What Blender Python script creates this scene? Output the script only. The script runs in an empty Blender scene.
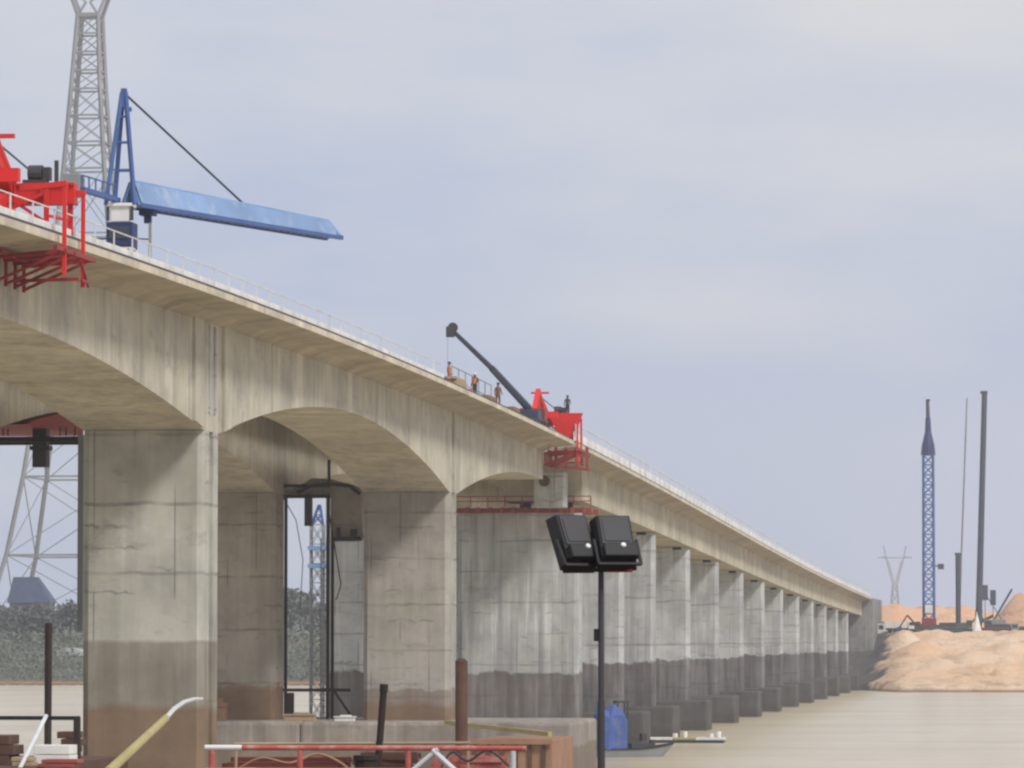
import bpy, math, random
import numpy as np
from mathutils import Vector, Euler, Matrix

R = math.radians
S = bpy.context.scene
COL = S.collection
rnd = random.Random(11)

# ------------------------------------------------------------------ camera
F = 4690.0                                   # focal length in picture widths of 1024
HC = 10.9                                    # eye height over the water
YAW = math.atan((1050 - 512) / F)
PITCH = math.atan(256 / F)
cd = bpy.data.cameras.new("camera")
cam = bpy.data.objects.new("camera", cd)
COL.objects.link(cam)
cam.location = (0, 0, HC)
cam.rotation_euler = (math.pi / 2 + PITCH, 0, YAW)
cd.sensor_width = 36
cd.lens = F / 1024 * 36
cd.clip_start = 1
cd.clip_end = 20000
S.camera = cam
S.render.resolution_x, S.render.resolution_y = 1024, 768
CAMROT = Euler((math.pi / 2 + PITCH, 0, YAW)).to_matrix()

# ------------------------------------------------------------------ sky, sun, exposure
SUN_EL, SUN_AZ = R(44), R(128)                # azimuth clockwise from +Y
world = bpy.data.worlds.new("World")
S.world = world
world.use_nodes = True
wt = world.node_tree
for n in list(wt.nodes):
    wt.nodes.remove(n)
wo = wt.nodes.new("ShaderNodeOutputWorld")
bg1 = wt.nodes.new("ShaderNodeBackground")
bg2 = wt.nodes.new("ShaderNodeBackground")
sky = wt.nodes.new("ShaderNodeTexSky")
sky.sky_type = 'NISHITA'
sky.sun_disc = False
sky.sun_elevation = SUN_EL
sky.sun_rotation = SUN_AZ
wt.links.new(sky.outputs[0], bg1.inputs[0])
bg1.inputs[1].default_value = 0.06
# overcast layer: pale cloud deck with soft patches
tc = wt.nodes.new("ShaderNodeTexCoord")
mp = wt.nodes.new("ShaderNodeMapping")
mp.inputs['Scale'].default_value = (7, 7, 26)
wt.links.new(tc.outputs['Generated'], mp.inputs['Vector'])
nz = wt.nodes.new("ShaderNodeTexNoise")
nz.inputs['Scale'].default_value = 1.0
nz.inputs['Detail'].default_value = 5
nz.inputs['Roughness'].default_value = 0.5
wt.links.new(mp.outputs[0], nz.inputs['Vector'])
sepz = wt.nodes.new("ShaderNodeSeparateXYZ")
wt.links.new(tc.outputs['Generated'], sepz.inputs[0])
grad = wt.nodes.new("ShaderNodeMapRange")
grad.inputs['From Min'].default_value = 0.06
grad.inputs['From Max'].default_value = 0.14
wt.links.new(sepz.outputs['Z'], grad.inputs['Value'])
addn = wt.nodes.new("ShaderNodeMath")
addn.operation = 'MULTIPLY_ADD'
addn.inputs[1].default_value = 2.6
addn.inputs[2].default_value = -1.35
wt.links.new(nz.outputs['Fac'], addn.inputs[0])
sumn = wt.nodes.new("ShaderNodeMath")
sumn.operation = 'ADD'
sumn.use_clamp = True
wt.links.new(grad.outputs[0], sumn.inputs[0])
wt.links.new(addn.outputs[0], sumn.inputs[1])
cr = wt.nodes.new("ShaderNodeValToRGB")
cr.color_ramp.elements[0].position = 0.0
cr.color_ramp.elements[0].color = (0.455, 0.525, 0.705, 1)
cr.color_ramp.elements[1].position = 1.0
cr.color_ramp.elements[1].color = (0.72, 0.72, 0.74, 1)
wt.links.new(sumn.outputs[0], cr.inputs[0])
wt.links.new(cr.outputs[0], bg2.inputs[0])
bg2.inputs[1].default_value = 1.0
mixw = wt.nodes.new("ShaderNodeMixShader")
mixw.inputs[0].default_value = 0.88
wt.links.new(bg1.outputs[0], mixw.inputs[1])
wt.links.new(bg2.outputs[0], mixw.inputs[2])
wt.links.new(mixw.outputs[0], wo.inputs[0])

sd = bpy.data.lights.new("sun", 'SUN')
sd.energy = 2.5
sd.angle = R(12)
sd.color = (1.0, 0.96, 0.91)
sun = bpy.data.objects.new("sun", sd)
COL.objects.link(sun)
sun_dir = Vector((math.sin(SUN_AZ) * math.cos(SUN_EL), math.cos(SUN_AZ) * math.cos(SUN_EL), math.sin(SUN_EL)))
sun.location = (200, 100, 300)
sun.rotation_euler = sun_dir.to_track_quat('Z', 'Y').to_euler()

S.view_settings.view_transform = 'Standard'
S.view_settings.look = 'None'
S.view_settings.gamma = 1
S.view_settings.use_curve_mapping = False
S.view_settings.exposure = 0.08
S.cycles.filter_width = 2.4
S.cycles.use_denoising = True
S.cycles.max_bounces = 8
S.cycles.volume_bounces = 1


# ------------------------------------------------------------------ helpers
def ray(px, py):
    return CAMROT @ Vector(((px - 512) / F, (384 - py) / F, -1))


def PY(px, py, Y):
    d = ray(px, py)
    return Vector((0, 0, HC)) + d * (Y / d.y)


def PX(px, py, X):
    d = ray(px, py)
    return Vector((0, 0, HC)) + d * (X / d.x)


def PZ(px, py, Z):
    d = ray(px, py)
    return Vector((0, 0, HC)) + d * ((Z - HC) / d.z)


class MB:
    def __init__(s):
        s.v, s.f, s.g = [], [], []

    def add(s, vs, fs):
        o = len(s.v)
        s.v += [tuple(p) for p in vs]
        f0 = len(s.f)
        s.f += [tuple(i + o for i in f) for f in fs]
        s.g.append((o, len(s.v), f0, len(s.f)))
        return s

    def box(s, x0, x1, y0, y1, z0, z1):
        return s.add([(x0, y0, z0), (x1, y0, z0), (x1, y1, z0), (x0, y1, z0),
                      (x0, y0, z1), (x1, y0, z1), (x1, y1, z1), (x0, y1, z1)],
                     [(0, 3, 2, 1), (4, 5, 6, 7), (0, 1, 5, 4), (1, 2, 6, 5), (2, 3, 7, 6), (3, 0, 4, 7)])

    def tube(s, a, b, r0, r1=None, n=8, spin=0.0):
        a, b = Vector(a), Vector(b)
        r1 = r0 if r1 is None else r1
        d = b - a
        if d.length < 1e-6:
            return s
        d.normalize()
        u = d.cross(Vector((0, 0, 1)))
        if u.length < 1e-3:
            u = Vector((1, 0, 0))
        u.normalize()
        w = d.cross(u)
        vs = []
        for c, r in ((a, r0), (b, r1)):
            for k in range(n):
                t = 2 * math.pi * k / n + spin
                vs.append(c + u * (r * math.cos(t)) + w * (r * math.sin(t)))
        fs = [(k, (k + 1) % n, n + (k + 1) % n, n + k) for k in range(n)]
        fs += [tuple(range(n - 1, -1, -1)), tuple(range(n, 2 * n))]
        return s.add(vs, fs)

    def bar(s, a, b, w):
        return s.tube(a, b, w * 0.707, n=4, spin=math.pi / 4)

    def pipe(s, pts, r, n=8):
        for p, q in zip(pts, pts[1:]):
            s.tube(p, q, r, n=n)
        return s

    def prism_z(s, poly, z0, z1):
        n = len(poly)
        vs = [(x, y, z0) for x, y in poly] + [(x, y, z1) for x, y in poly]
        fs = [(k, (k + 1) % n, n + (k + 1) % n, n + k) for k in range(n)]
        fs += [tuple(range(n - 1, -1, -1)), tuple(range(n, 2 * n))]
        return s.add(vs, fs)

    def prism_x(s, poly, x0, x1):          # polygon in (y, z)
        n = len(poly)
        vs = [(x0, y, z) for y, z in poly] + [(x1, y, z) for y, z in poly]
        fs = [(k, (k + 1) % n, n + (k + 1) % n, n + k) for k in range(n)]
        fs += [tuple(range(n - 1, -1, -1)), tuple(range(n, 2 * n))]
        return s.add(vs, fs)

    def loft(s, secs, cap=True):           # list of equal-length closed loops
        n = len(secs[0])
        vs = [p for sec in secs for p in sec]
        fs = []
        for i in range(len(secs) - 1):
            for k in range(n):
                fs.append((i * n + k, i * n + (k + 1) % n, (i + 1) * n + (k + 1) % n, (i + 1) * n + k))
        if cap:
            fs.append(tuple(range(n - 1, -1, -1)))
            fs.append(tuple(range((len(secs) - 1) * n, len(secs) * n)))
        return s.add(vs, fs)

    def xform(s, M):
        s.v = [tuple(M @ Vector(p)) for p in s.v]
        return s

    def pieces(s):
        """the primitives grouped into bodies that touch each other"""
        box = []
        for v0, v1, f0, f1 in s.g:
            q = s.v[v0:v1]
            box.append([min(c[i] for c in q) - .02 for i in range(3)] + [max(c[i] for c in q) + .02 for i in range(3)])
        par = list(range(len(box)))

        def find(i):
            while par[i] != i:
                i = par[i]
            return i
        for i in range(len(box)):
            for j in range(i):
                a, b = box[i], box[j]
                if all(a[k] <= b[k + 3] and b[k] <= a[k + 3] for k in range(3)):
                    par[find(i)] = find(j)
        out = {}
        for i, (v0, v1, f0, f1) in enumerate(s.g):
            m = out.setdefault(find(i), MB())
            m.add(s.v[v0:v1], [tuple(k - v0 for k in f) for f in s.f[f0:f1]])
        return list(out.values())

    def build(s, name, mat, parent=None, smooth=False, bevel=0.0, split=True):
        if split and parent is not None and 1 < len(s.g) <= 60:
            ps = s.pieces()
            if 1 < len(ps) <= 24:
                return [q.build(name, mat, parent, smooth, bevel, False) for q in ps][0]
        off = world_loc(parent)
        me = bpy.data.meshes.new(name)
        me.from_pydata([(p[0] - off[0], p[1] - off[1], p[2] - off[2]) for p in s.v], [], s.f)
        me.update()
        import bmesh
        bm = bmesh.new()
        bm.from_mesh(me)
        bmesh.ops.recalc_face_normals(bm, faces=bm.faces)
        bm.to_mesh(me)
        bm.free()
        if smooth:
            me.polygons.foreach_set('use_smooth', [True] * len(me.polygons))
        me.materials.append(mat)
        o = bpy.data.objects.new(name, me)
        COL.objects.link(o)
        if parent is not None:
            o.parent = parent
        if bevel:
            b = o.modifiers.new('bevel', 'BEVEL')
            b.width = bevel
            b.segments = 2
            b.limit_method = 'ANGLE'
        return o


def world_loc(o):
    v = Vector((0, 0, 0))
    while o is not None:
        v = v + o.location
        o = o.parent
    return v


def tag(o, label=None, cat=None, group=None, kind=None):
    if label:
        o['label'] = label
    if cat:
        o['category'] = cat
    if group:
        o['group'] = group
    if kind:
        o['kind'] = kind
    return o


def thing(name, label, cat, loc, group=None):
    o = bpy.data.objects.new(name, None)
    o.empty_display_size = 0.5
    o.location = loc
    COL.objects.link(o)
    return tag(o, label, cat, group)


def kids(o):
    return [c for c in bpy.data.objects if c.parent == o]


def copy_tree(o, parent=None):
    c = o.copy()
    COL.objects.link(c)
    c.parent = parent
    for ch in kids(o):
        copy_tree(ch, c)
    return c


# ------------------------------------------------------------------ materials
class NT:
    def __init__(s, name):
        s.m = bpy.data.materials.new(name)
        s.m.use_nodes = True
        s.t = s.m.node_tree
        s.b = s.t.nodes['Principled BSDF']
        s.pos = s.t.nodes.new("ShaderNodeNewGeometry").outputs['Position']

    def n(s, kind, **kw):
        nd = s.t.nodes.new("ShaderNode" + kind)
        for k, v in kw.items():
            setattr(nd, k, v)
        return nd

    def put(s, sock, v):
        if isinstance(v, bpy.types.NodeSocket):
            s.t.links.new(v, sock)
        else:
            sock.default_value = v

    def math(s, op, a, b=0.0, c=0.0, clamp=False):
        nd = s.n("Math", operation=op)
        nd.use_clamp = clamp
        for i, v in enumerate((a, b, c)):
            s.put(nd.inputs[i], v)
        return nd.outputs[0]

    def noise(s, scale=(1, 1, 1), detail=4, rough=0.55, off=(0, 0, 0), vec=None):
        mp = s.n("Mapping")
        mp.inputs['Scale'].default_value = scale
        mp.inputs['Location'].default_value = off
        s.put(mp.inputs['Vector'], vec or s.pos)
        nd = s.n("TexNoise")
        nd.inputs['Scale'].default_value = 1
        nd.inputs['Detail'].default_value = detail
        nd.inputs['Roughness'].default_value = rough
        s.put(nd.inputs['Vector'], mp.outputs[0])
        return nd.outputs['Fac']

    def ramp(s, fac, lo, hi):
        nd = s.n("MapRange")
        s.put(nd.inputs['Value'], fac)
        nd.inputs['From Min'].default_value = lo
        nd.inputs['From Max'].default_value = hi
        return nd.outputs[0]

    def mix(s, fac, a, b, mode='MIX'):
        nd = s.n("MixRGB", blend_type=mode)
        s.put(nd.inputs[0], fac)
        for i, v in ((1, a), (2, b)):
            s.put(nd.inputs[i], (*v, 1) if isinstance(v, tuple) else v)
        return nd.outputs[0]

    def bump(s, h, strength=0.3, dist=0.05):
        nd = s.n("Bump")
        nd.inputs['Strength'].default_value = strength
        nd.inputs['Distance'].default_value = dist
        s.put(nd.inputs['Height'], h)
        s.put(s.b.inputs['Normal'], nd.outputs[0])

    def fin(s, col, rough=0.8, metal=0.0, spec=0.3):
        s.put(s.b.inputs['Base Color'], (*col, 1) if isinstance(col, tuple) else col)
        s.put(s.b.inputs['Roughness'], rough)
        s.b.inputs['Metallic'].default_value = metal
        s.b.inputs['Specular IOR Level'].default_value = spec
        return s.m


def scale(c, k):
    return tuple(x * k for x in c)


def concrete(name, col, stain=None, rag=1.7, stain_col=(0.17, 0.145, 0.12), mud=None, joint=None, streak=0.45, seam=None, vjoint=None, pitch=(0.9, 0.9)):
    t = NT(name)
    sep = t.n("SeparateXYZ")
    t.put(sep.inputs[0], t.pos)
    x, y, z = sep.outputs
    blot = t.ramp(t.noise((0.22, 0.22, 0.22), 5, 0.65), 0.32, 0.68)
    c = t.mix(blot, scale(col, 0.66), scale(col, 1.18))
    tint = t.ramp(t.noise((0.3, 0.3, 0.4), 3, 0.6, (31, 7, 5)), 0.45, 0.65)
    c = t.mix(t.math('MULTIPLY', tint, 0.5), c, t.mix(0.5, c, (col[0] * 0.95, col[1] * 0.97, col[2] * 0.72)))
    pat = t.ramp(t.noise((0.35, 0.35, 0.8), 5, 0.7, (17, 3, 9)), 0.56, 0.66)
    c = t.mix(t.math('MULTIPLY', pat, 0.38), c, scale(col, 0.42))
    # rain streaks running down from the top edges
    st = t.ramp(t.noise((pitch[0], pitch[1], 0.045), 3, 0.6, (3, 5, 0)), 0.48, 0.72)
    st2 = t.math('MULTIPLY', st, streak)
    c = t.mix(st2, c, scale(col, 0.46))
    eff = t.ramp(t.noise((1.6, 1.6, 0.12), 3, 0.6, (13, 1, 4)), 0.55, 0.75)
    c = t.mix(t.math('MULTIPLY', eff, streak * 0.8), c, scale(col, 1.45))
    if joint:                              # pour joints, ragged
        zz = t.math('ADD', z, t.math('MULTIPLY', t.noise((0.5, 0.5, 0.5), 2, 0.5, (7, 0, 0)), 0.35))
        fr = t.math('FRACT', t.math('DIVIDE', zz, joint))
        ln = t.math('LESS_THAN', fr, 0.05)
        keep = t.ramp(t.noise((0.35, 0.35, 0.5), 2, 0.5, (0, 9, 0)), 0.38, 0.6)
        c = t.mix(t.math('MULTIPLY', t.math('MULTIPLY', ln, keep), 0.6), c, scale(col, 0.35))
        lift = t.n("TexWhiteNoise", noise_dimensions='1D')
        t.put(lift.inputs['W'], t.math('FLOOR', t.math('DIVIDE', zz, joint)))
        c = t.mix(t.math('MULTIPLY', lift.outputs['Value'], 0.22), c, scale(col, 0.6))
    if vjoint:                             # form panel edges and scattered fins
        fr = t.math('FRACT', t.math('DIVIDE', t.math('ADD', x, 0.37), vjoint))
        ln = t.math('LESS_THAN', fr, 0.045)
        keep = t.ramp(t.noise((0.3, 0.3, 0.22), 3, 0.6, (3, 3, 8)), 0.47, 0.56)
        c = t.mix(t.math('MULTIPLY', t.math('MULTIPLY', ln, keep), 0.55), c, scale(col, 0.3))
        zz = t.math('ADD', z, t.math('MULTIPLY', t.noise((0.9, 0.9, 0.9), 3, 0.6, (2, 7, 1)), 0.9))
        fr = t.math('FRACT', t.math('DIVIDE', zz, 1.15))
        ln = t.math('LESS_THAN', fr, 0.13)
        keep = t.ramp(t.noise((0.28, 0.28, 0.34), 3, 0.6, (12, 0, 5)), 0.54, 0.62)
        c = t.mix(t.math('MULTIPLY', t.math('MULTIPLY', ln, keep), 0.5), c, scale(col, 0.35))
    if seam:                               # segment joints of the cast-in-place girder
        fr = t.math('FRACT', t.math('DIVIDE', y, seam))
        ln = t.math('LESS_THAN', fr, 0.022)
        c = t.mix(t.math('MULTIPLY', ln, 0.35), c, scale(col, 0.5))
        seg = t.n("TexWhiteNoise", noise_dimensions='1D')
        t.put(seg.inputs['W'], t.math('FLOOR', t.math('DIVIDE', y, seam)))
        c = t.mix(t.math('MULTIPLY', seg.outputs['Value'], 0.25), c, scale(col, 0.66))
    if stain is not None:                  # flood line
        edge = t.math('ADD', z, t.math('MULTIPLY', t.math('SUBTRACT', t.noise((0.55, 0.3, 0.4), 5, 0.65), 0.5), rag))
        f = t.ramp(edge, stain + 0.1, stain - 0.12)
        drip = t.ramp(t.noise((1.3, 1.3, 0.1), 3, 0.6, (1, 8, 2)), 0.6, 0.4)
        c = t.mix(t.math('MULTIPLY', f, t.math('MULTIPLY_ADD', drip, 0.22, 0.68)), c, t.mix(blot, scale(stain_col, 0.8), scale(stain_col, 1.2)))
    if mud is not None:
        edge = t.math('ADD', z, t.math('MULTIPLY', t.math('SUBTRACT', t.noise((0.4, 0.4, 0.6), 3, 0.5, (5, 5, 5)), 0.5), 1.4))
        f = t.ramp(edge, mud + 0.25, mud - 0.25)
        c = t.mix(t.math('MULTIPLY', f, 0.8), c, t.mix(blot, (0.16, 0.105, 0.065), (0.27, 0.17, 0.10)))
    t.bump(t.noise((2.2, 2.2, 2.2), 6, 0.7), 0.35, 0.06)
    return t.fin(c, 0.88, spec=0.2)


def paint(name, col, wear=0.35, rust=(0.16, 0.07, 0.035), rough=0.55, sc=1.5, metal=0.0):
    t = NT(name)
    tcn = t.n("TexCoord").outputs['Object']
    a = t.ramp(t.noise((sc, sc, sc), 5, 0.65, vec=tcn), 0.5, 0.72)
    b = t.ramp(t.noise((sc * .3,) * 3, 3, 0.5, (4, 4, 4), vec=tcn), 0.25, 0.75)
    c = t.mix(b, scale(col, 0.78), scale(col, 1.15))
    c = t.mix(t.math('MULTIPLY', a, wear), c, rust)
    t.bump(a, 0.15, 0.02)
    return t.fin(c, rough, metal)


WARM = (0.40, 0.345, 0.27)
M = {}
M['girder'] = concrete('girder_concrete', (0.535, 0.50, 0.425), seam=4.1, streak=0.55)
M['slab'] = concrete('slab_concrete', (0.47, 0.41, 0.33), streak=0.2, seam=4.1)
M['edge'] = concrete('kerb_concrete', (0.62, 0.55, 0.45), streak=0.25)
M['pier_near'] = concrete('pier_concrete', (0.485, 0.475, 0.435), stain=10.85, rag=0.35, stain_col=(0.21, 0.185, 0.15), mud=7.3, joint=3.62, vjoint=2.15, streak=0.35)
M['pier_mid'] = concrete('second_pier_concrete', (0.43, 0.405, 0.37), stain=7.3, stain_col=(0.22, 0.17, 0.14), mud=6.2, joint=3.4, vjoint=2.15, streak=0.35)
M['pier_back'] = concrete('parallel_pier_concrete', (0.43, 0.385, 0.325), stain=7.6, stain_col=(0.25, 0.17, 0.105), mud=7.4, joint=3.9, vjoint=2.15, streak=0.3)
M['pier_joint'] = concrete('joint_pier_concrete', (0.49, 0.50, 0.50), stain=7.9, stain_col=(0.125, 0.10, 0.09), joint=2.9, vjoint=2.15, streak=0.85)
M['pier_far'] = concrete('approach_pier_concrete', (0.50, 0.51, 0.52), stain=8.5, stain_col=(0.095, 0.08, 0.078), joint=5.2, vjoint=2.15, streak=0.75)
M['approach'] = concrete('approach_girder_concrete', (0.52, 0.475, 0.38), streak=0.35, seam=9.7)
M['cap'] = concrete('cap_concrete', (0.34, 0.30, 0.275), streak=0.7, stain=3.3, stain_col=(0.20, 0.16, 0.12))
M['cap_far'] = concrete('approach_cap_concrete', (0.115, 0.108, 0.107), streak=0.4, stain=1.2, stain_col=(0.09, 0.08, 0.07))
M['abut'] = concrete('abutment_concrete', (0.27, 0.27, 0.26), streak=0.3)
M['white'] = paint('white_paint', (0.78, 0.77, 0.74), 0.15)
M['pale'] = paint('pale_rail_paint', (0.66, 0.67, 0.68), 0.12)
M['jib_fill'] = paint('washed_out_blue', (0.20, 0.31, 0.52), 0.75, (0.40, 0.47, 0.56), sc=.7)  # pale blue with the sky's wash over the jib lattice painted in
M['red'] = paint('red_paint', (0.70, 0.028, 0.024), 0.6, (0.30, 0.05, 0.04), sc=1.0)
M['dark_red'] = paint('dark_red_paint', (0.30, 0.03, 0.03), 0.4)
M['brick'] = paint('brick_red_paint', (0.30, 0.075, 0.065), 0.4)
M['rust_red'] = paint('red_oxide_steel', (0.20, 0.06, 0.045), 0.6, (0.15, 0.08, 0.055), 0.85)
M['pink'] = paint('faded_red_paint', (0.50, 0.12, 0.10), 0.75, (0.62, 0.42, 0.37), sc=2.2)
M['blue'] = paint('blue_paint', (0.06, 0.12, 0.33), 0.25, (0.16, 0.18, 0.24))
M['lblue'] = paint('light_blue_paint', (0.22, 0.37, 0.66), 0.35, (0.36, 0.48, 0.68), sc=.8)
M['navy'] = paint('navy_paint', (0.02, 0.035, 0.13), 0.15)
M['grey'] = paint('galvanised_steel', (0.26, 0.27, 0.28), 0.1, rough=0.5, sc=.3)
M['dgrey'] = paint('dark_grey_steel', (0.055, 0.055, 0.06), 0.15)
M['black'] = paint('black_paint', (0.018, 0.018, 0.019), 0.15, (0.06, 0.05, 0.04), 0.5)
M['slate'] = paint('slate_blue_paint', (0.05, 0.065, 0.10), 0.2)
M['rust'] = paint('rusted_steel', (0.10, 0.055, 0.04), 0.6, (0.16, 0.085, 0.05), 0.85)
M['rust_lt'] = paint('orange_rust_steel', (0.33, 0.19, 0.12), 0.5, (0.24, 0.11, 0.06), 0.85)
M['dbrown'] = paint('dark_brown_steel', (0.035, 0.026, 0.022), 0.4, (0.08, 0.045, 0.03), 0.8)
M['yellow'] = paint('dirty_yellow_paint', (0.42, 0.36, 0.15), 0.4, (0.25, 0.2, 0.12))
M['wood'] = paint('timber', (0.42, 0.31, 0.2), 0.3, (0.2, 0.13, 0.08), 0.9)
M['tyre'] = paint('rubber', (0.02, 0.02, 0.02), 0.1, (0.05, 0.04, 0.03), 0.9)
M['skin'] = paint('skin_tone', (0.36, 0.2, 0.13), 0.0)
M['tarp'] = paint('blue_tarpaulin', (0.06, 0.11, 0.33), 0.6, (0.2, 0.22, 0.28), 0.6, sc=1.1)
M['roofblue'] = paint('blue_roof_sheet', (0.05, 0.075, 0.14), 0.3, (0.09, 0.1, 0.13))
M['wall'] = paint('pale_wall_render', (0.2, 0.21, 0.2), 0.4, (0.1, 0.11, 0.09))
M['dull_white'] = paint('dull_white_sheet', (0.5, 0.51, 0.5), 0.3, (0.3, 0.3, 0.28))
t = NT('glint_white')
M['lens'] = t.fin((0.75, 0.76, 0.78), 0.15, spec=0.8)  # near-white colour painted in as the glint on the lamp glass
t = NT('window_glass')
M['glass'] = t.fin((0.03, 0.035, 0.045), 0.08, spec=0.8)

# muddy river
t = NT('river_water')
lay = t.noise((0.012, 0.05, 1), 4, 0.6)
c = t.mix(t.ramp(t.math('ADD', lay, t.math('MULTIPLY', t.math('SUBTRACT', t.noise((0.06, 0.02, 1), 4, 0.6, (3, 3, 0)), 0.5), 0.6)), 0.35, 0.65), (0.47, 0.395, 0.26), (0.56, 0.48, 0.34))
w1 = t.noise((0.5, 0.9, 1), 4, 0.65)
w2 = t.noise((0.06, 0.16, 1), 3, 0.6, (9, 0, 0))
t.bump(t.math('ADD', w1, t.math('MULTIPLY', w2, 1.6)), 0.6, 0.22)
M['water'] = t.fin(c, 0.24, spec=0.45)

# far bank: sand, riprap, scrub
t = NT('bank_soil')
sep = t.n("SeparateXYZ")
t.put(sep.inputs[0], t.pos)
x, y, z = sep.outputs
n1 = t.ramp(t.noise((0.05, 0.05, 0.16), 5, 0.6), 0.32, 0.68)
n2 = t.ramp(t.noise((0.3, 0.12, 0.5), 4, 0.6, (2, 2, 2)), 0.5, 0.75)
n3 = t.ramp(t.noise((0.13, 0.045, 0.5), 5, 0.68, (8, 2, 2)), 0.54, 0.66)
sand = t.mix(n1, (0.80, 0.51, 0.31), (0.82, 0.65, 0.48))
sand = t.mix(t.math('MULTIPLY', n2, 0.4), sand, (0.75, 0.65, 0.54))
top = t.math('MULTIPLY', t.ramp(y, 1180, 1240), 0.7)
sand = t.mix(top, sand, (0.72, 0.40, 0.235))
grit = t.ramp(t.noise((0.9, 0.35, 0.9), 5, 0.75, (1, 1, 1)), 0.35, 0.7)
sand = t.mix(t.math('MULTIPLY', grit, 0.16), sand, (0.42, 0.28, 0.18))
sand = t.mix(t.math('MULTIPLY', n3, 0.55), sand, (0.33, 0.22, 0.15))
wet = t.ramp(z, 0.75, 0.25)
sand = t.mix(t.math('MULTIPLY', wet, 0.8), sand, (0.16, 0.11, 0.08))
rip = t.mix(n2, (0.13, 0.12, 0.12), (0.2, 0.18, 0.17))
grass = t.mix(n1, (0.10, 0.115, 0.075), (0.19, 0.18, 0.13))
xn = t.math('ADD', x, t.math('MULTIPLY', t.math('SUBTRACT', t.noise((0.1, 0.1, 0.1), 3), 0.5), 14))
c = t.mix(t.math('MULTIPLY', t.ramp(xn, -36.5, -38.5), t.ramp(y, 1185, 1165)), sand, rip)
c = t.mix(t.ramp(xn, -95, -110), c, grass)
t.bump(t.noise((0.5, 0.35, 0.6), 8, 0.75), 1.0, 0.9)
M['bank'] = t.fin(c, 0.95, spec=0.1)

t = NT('hill_scrub')
c = t.mix(t.ramp(t.noise((0.02, 0.02, 0.05), 5, 0.7), 0.35, 0.65), (0.05, 0.065, 0.045), (0.10, 0.11, 0.075))
M['hill'] = t.fin(c, 0.95, spec=0.1)


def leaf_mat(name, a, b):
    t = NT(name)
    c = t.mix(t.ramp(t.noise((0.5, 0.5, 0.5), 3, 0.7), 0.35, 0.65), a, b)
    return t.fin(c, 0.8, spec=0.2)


M['leaf'] = leaf_mat('hazed_dark_foliage', (0.065, 0.085, 0.085), (0.12, 0.14, 0.135))  # distance haze painted into the leaf colour, paler and bluer
M['leaf2'] = leaf_mat('hazed_olive_foliage', (0.10, 0.12, 0.10), (0.18, 0.195, 0.165))  # olive leaves, also greyed and lightened to paint in haze
M['bark'] = paint('bark', (0.11, 0.085, 0.065), 0.3)

# ------------------------------------------------------------------ setting: water, far bank, hills
w = MB()
w.add([(-6000, -400, 0), (6000, -400, 0), (6000, 5200, 0), (-6000, 5200, 0)], [(0, 1, 2, 3)])
tag(w.build('river', M['water']), kind='structure')


def sstep(a, b, v):
    v = min(1, max(0, (v - a) / (b - a)))
    return v * v * (3 - 2 * v)


from mathutils import noise as mnoise


def fbm(x, y, s, seed=0.0, oct=4):
    return mnoise.fractal(Vector((x * s + seed, y * s - seed, seed)), 1.0, 2.0, oct)


def waterline(x):
    if x > -30:
        b = 984
    elif x > -60:
        b = 984 + (1024 - 984) * sstep(-30, -44, x)
    else:
        b = 1024 + (1138 - 1024) * sstep(-60, -190, x)
    return b + 3 * fbm(x, 0, 0.06, 3.3) + 1.6 * fbm(x, 0, 0.3, 8.3)


def ground(x, y):
    d = y - waterline(x)
    if d < -12:
        return -2.0
    right = sstep(-75, -50, x)
    h_r = -0.9 + 1.2 * sstep(-2, 3, d) + 1.4 * sstep(2, 5, d) + 4.6 * sstep(6, 46, d) + 1.6 * sstep(46, 56, d) + 4.4 * sstep(56, 112, d)
    h_l = -0.9 + 1.6 * sstep(-2, 6, d) + 11.0 * sstep(4, 78, d)
    h = h_r * right + h_l * (1 - right)
    land = sstep(2, 14, d)
    h += land * (0.9 * fbm(x * .6, y, 0.05, 1.7) + 0.6 * fbm(x * .5, y, 0.13, 5.1) + 0.75 * fbm(x * .6, y * .8, 0.3, 2.1) + 0.4 * fbm(x, y, 0.6, 7.1)) * (0.3 + 0.7 * right)
    # heaps of dredged sand
    far = 0.0
    for hx, hy, hr, ry, hh in HEAPS:
        q = ((x - hx) / hr) ** 2 + ((y - hy) / ry) ** 2
        if q < 4:
            e = hh * math.exp(-q * q * 0.9) * (1 + 0.14 * fbm(x, y, 0.10, 9.0) + 0.07 * fbm(x, y * .6, 0.4, 4.0))
            if hy > 1200:
                far = max(far, e)          # the heaps run together into one low ridge
            else:
                h += e
    return h + far


HEAPS = []
for px, py, Y, wpx, hh in ((898, 598, 1290, 34, 8.5), (925, 598, 1300, 34, 8.0), (958, 601, 1310, 30, 8.0), (1040, 588, 1270, 44, 10.5), (870, 604, 1320, 30, 8),
                          (985, 600, 1320, 30, 7.0), (940, 600, 1300, 30, 5.0), (898, 640, 1070, 18, 3.0), (920, 640, 1050, 22, 1.4), (1010, 640, 1045, 22, 1.8), (975, 650, 1035, 18, 1.6), (940, 660, 1020, 16, 1.4), (995, 668, 1010, 16, 1.1), (880, 596, 1400, 60, 6)):
    p = PY(px, py, Y)
    HEAPS.append((p.x, Y, wpx * Y / F, wpx * Y / F * 1.2, hh))


def spaced(a, b, st):
    return list(np.arange(a, b, st))


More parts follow.
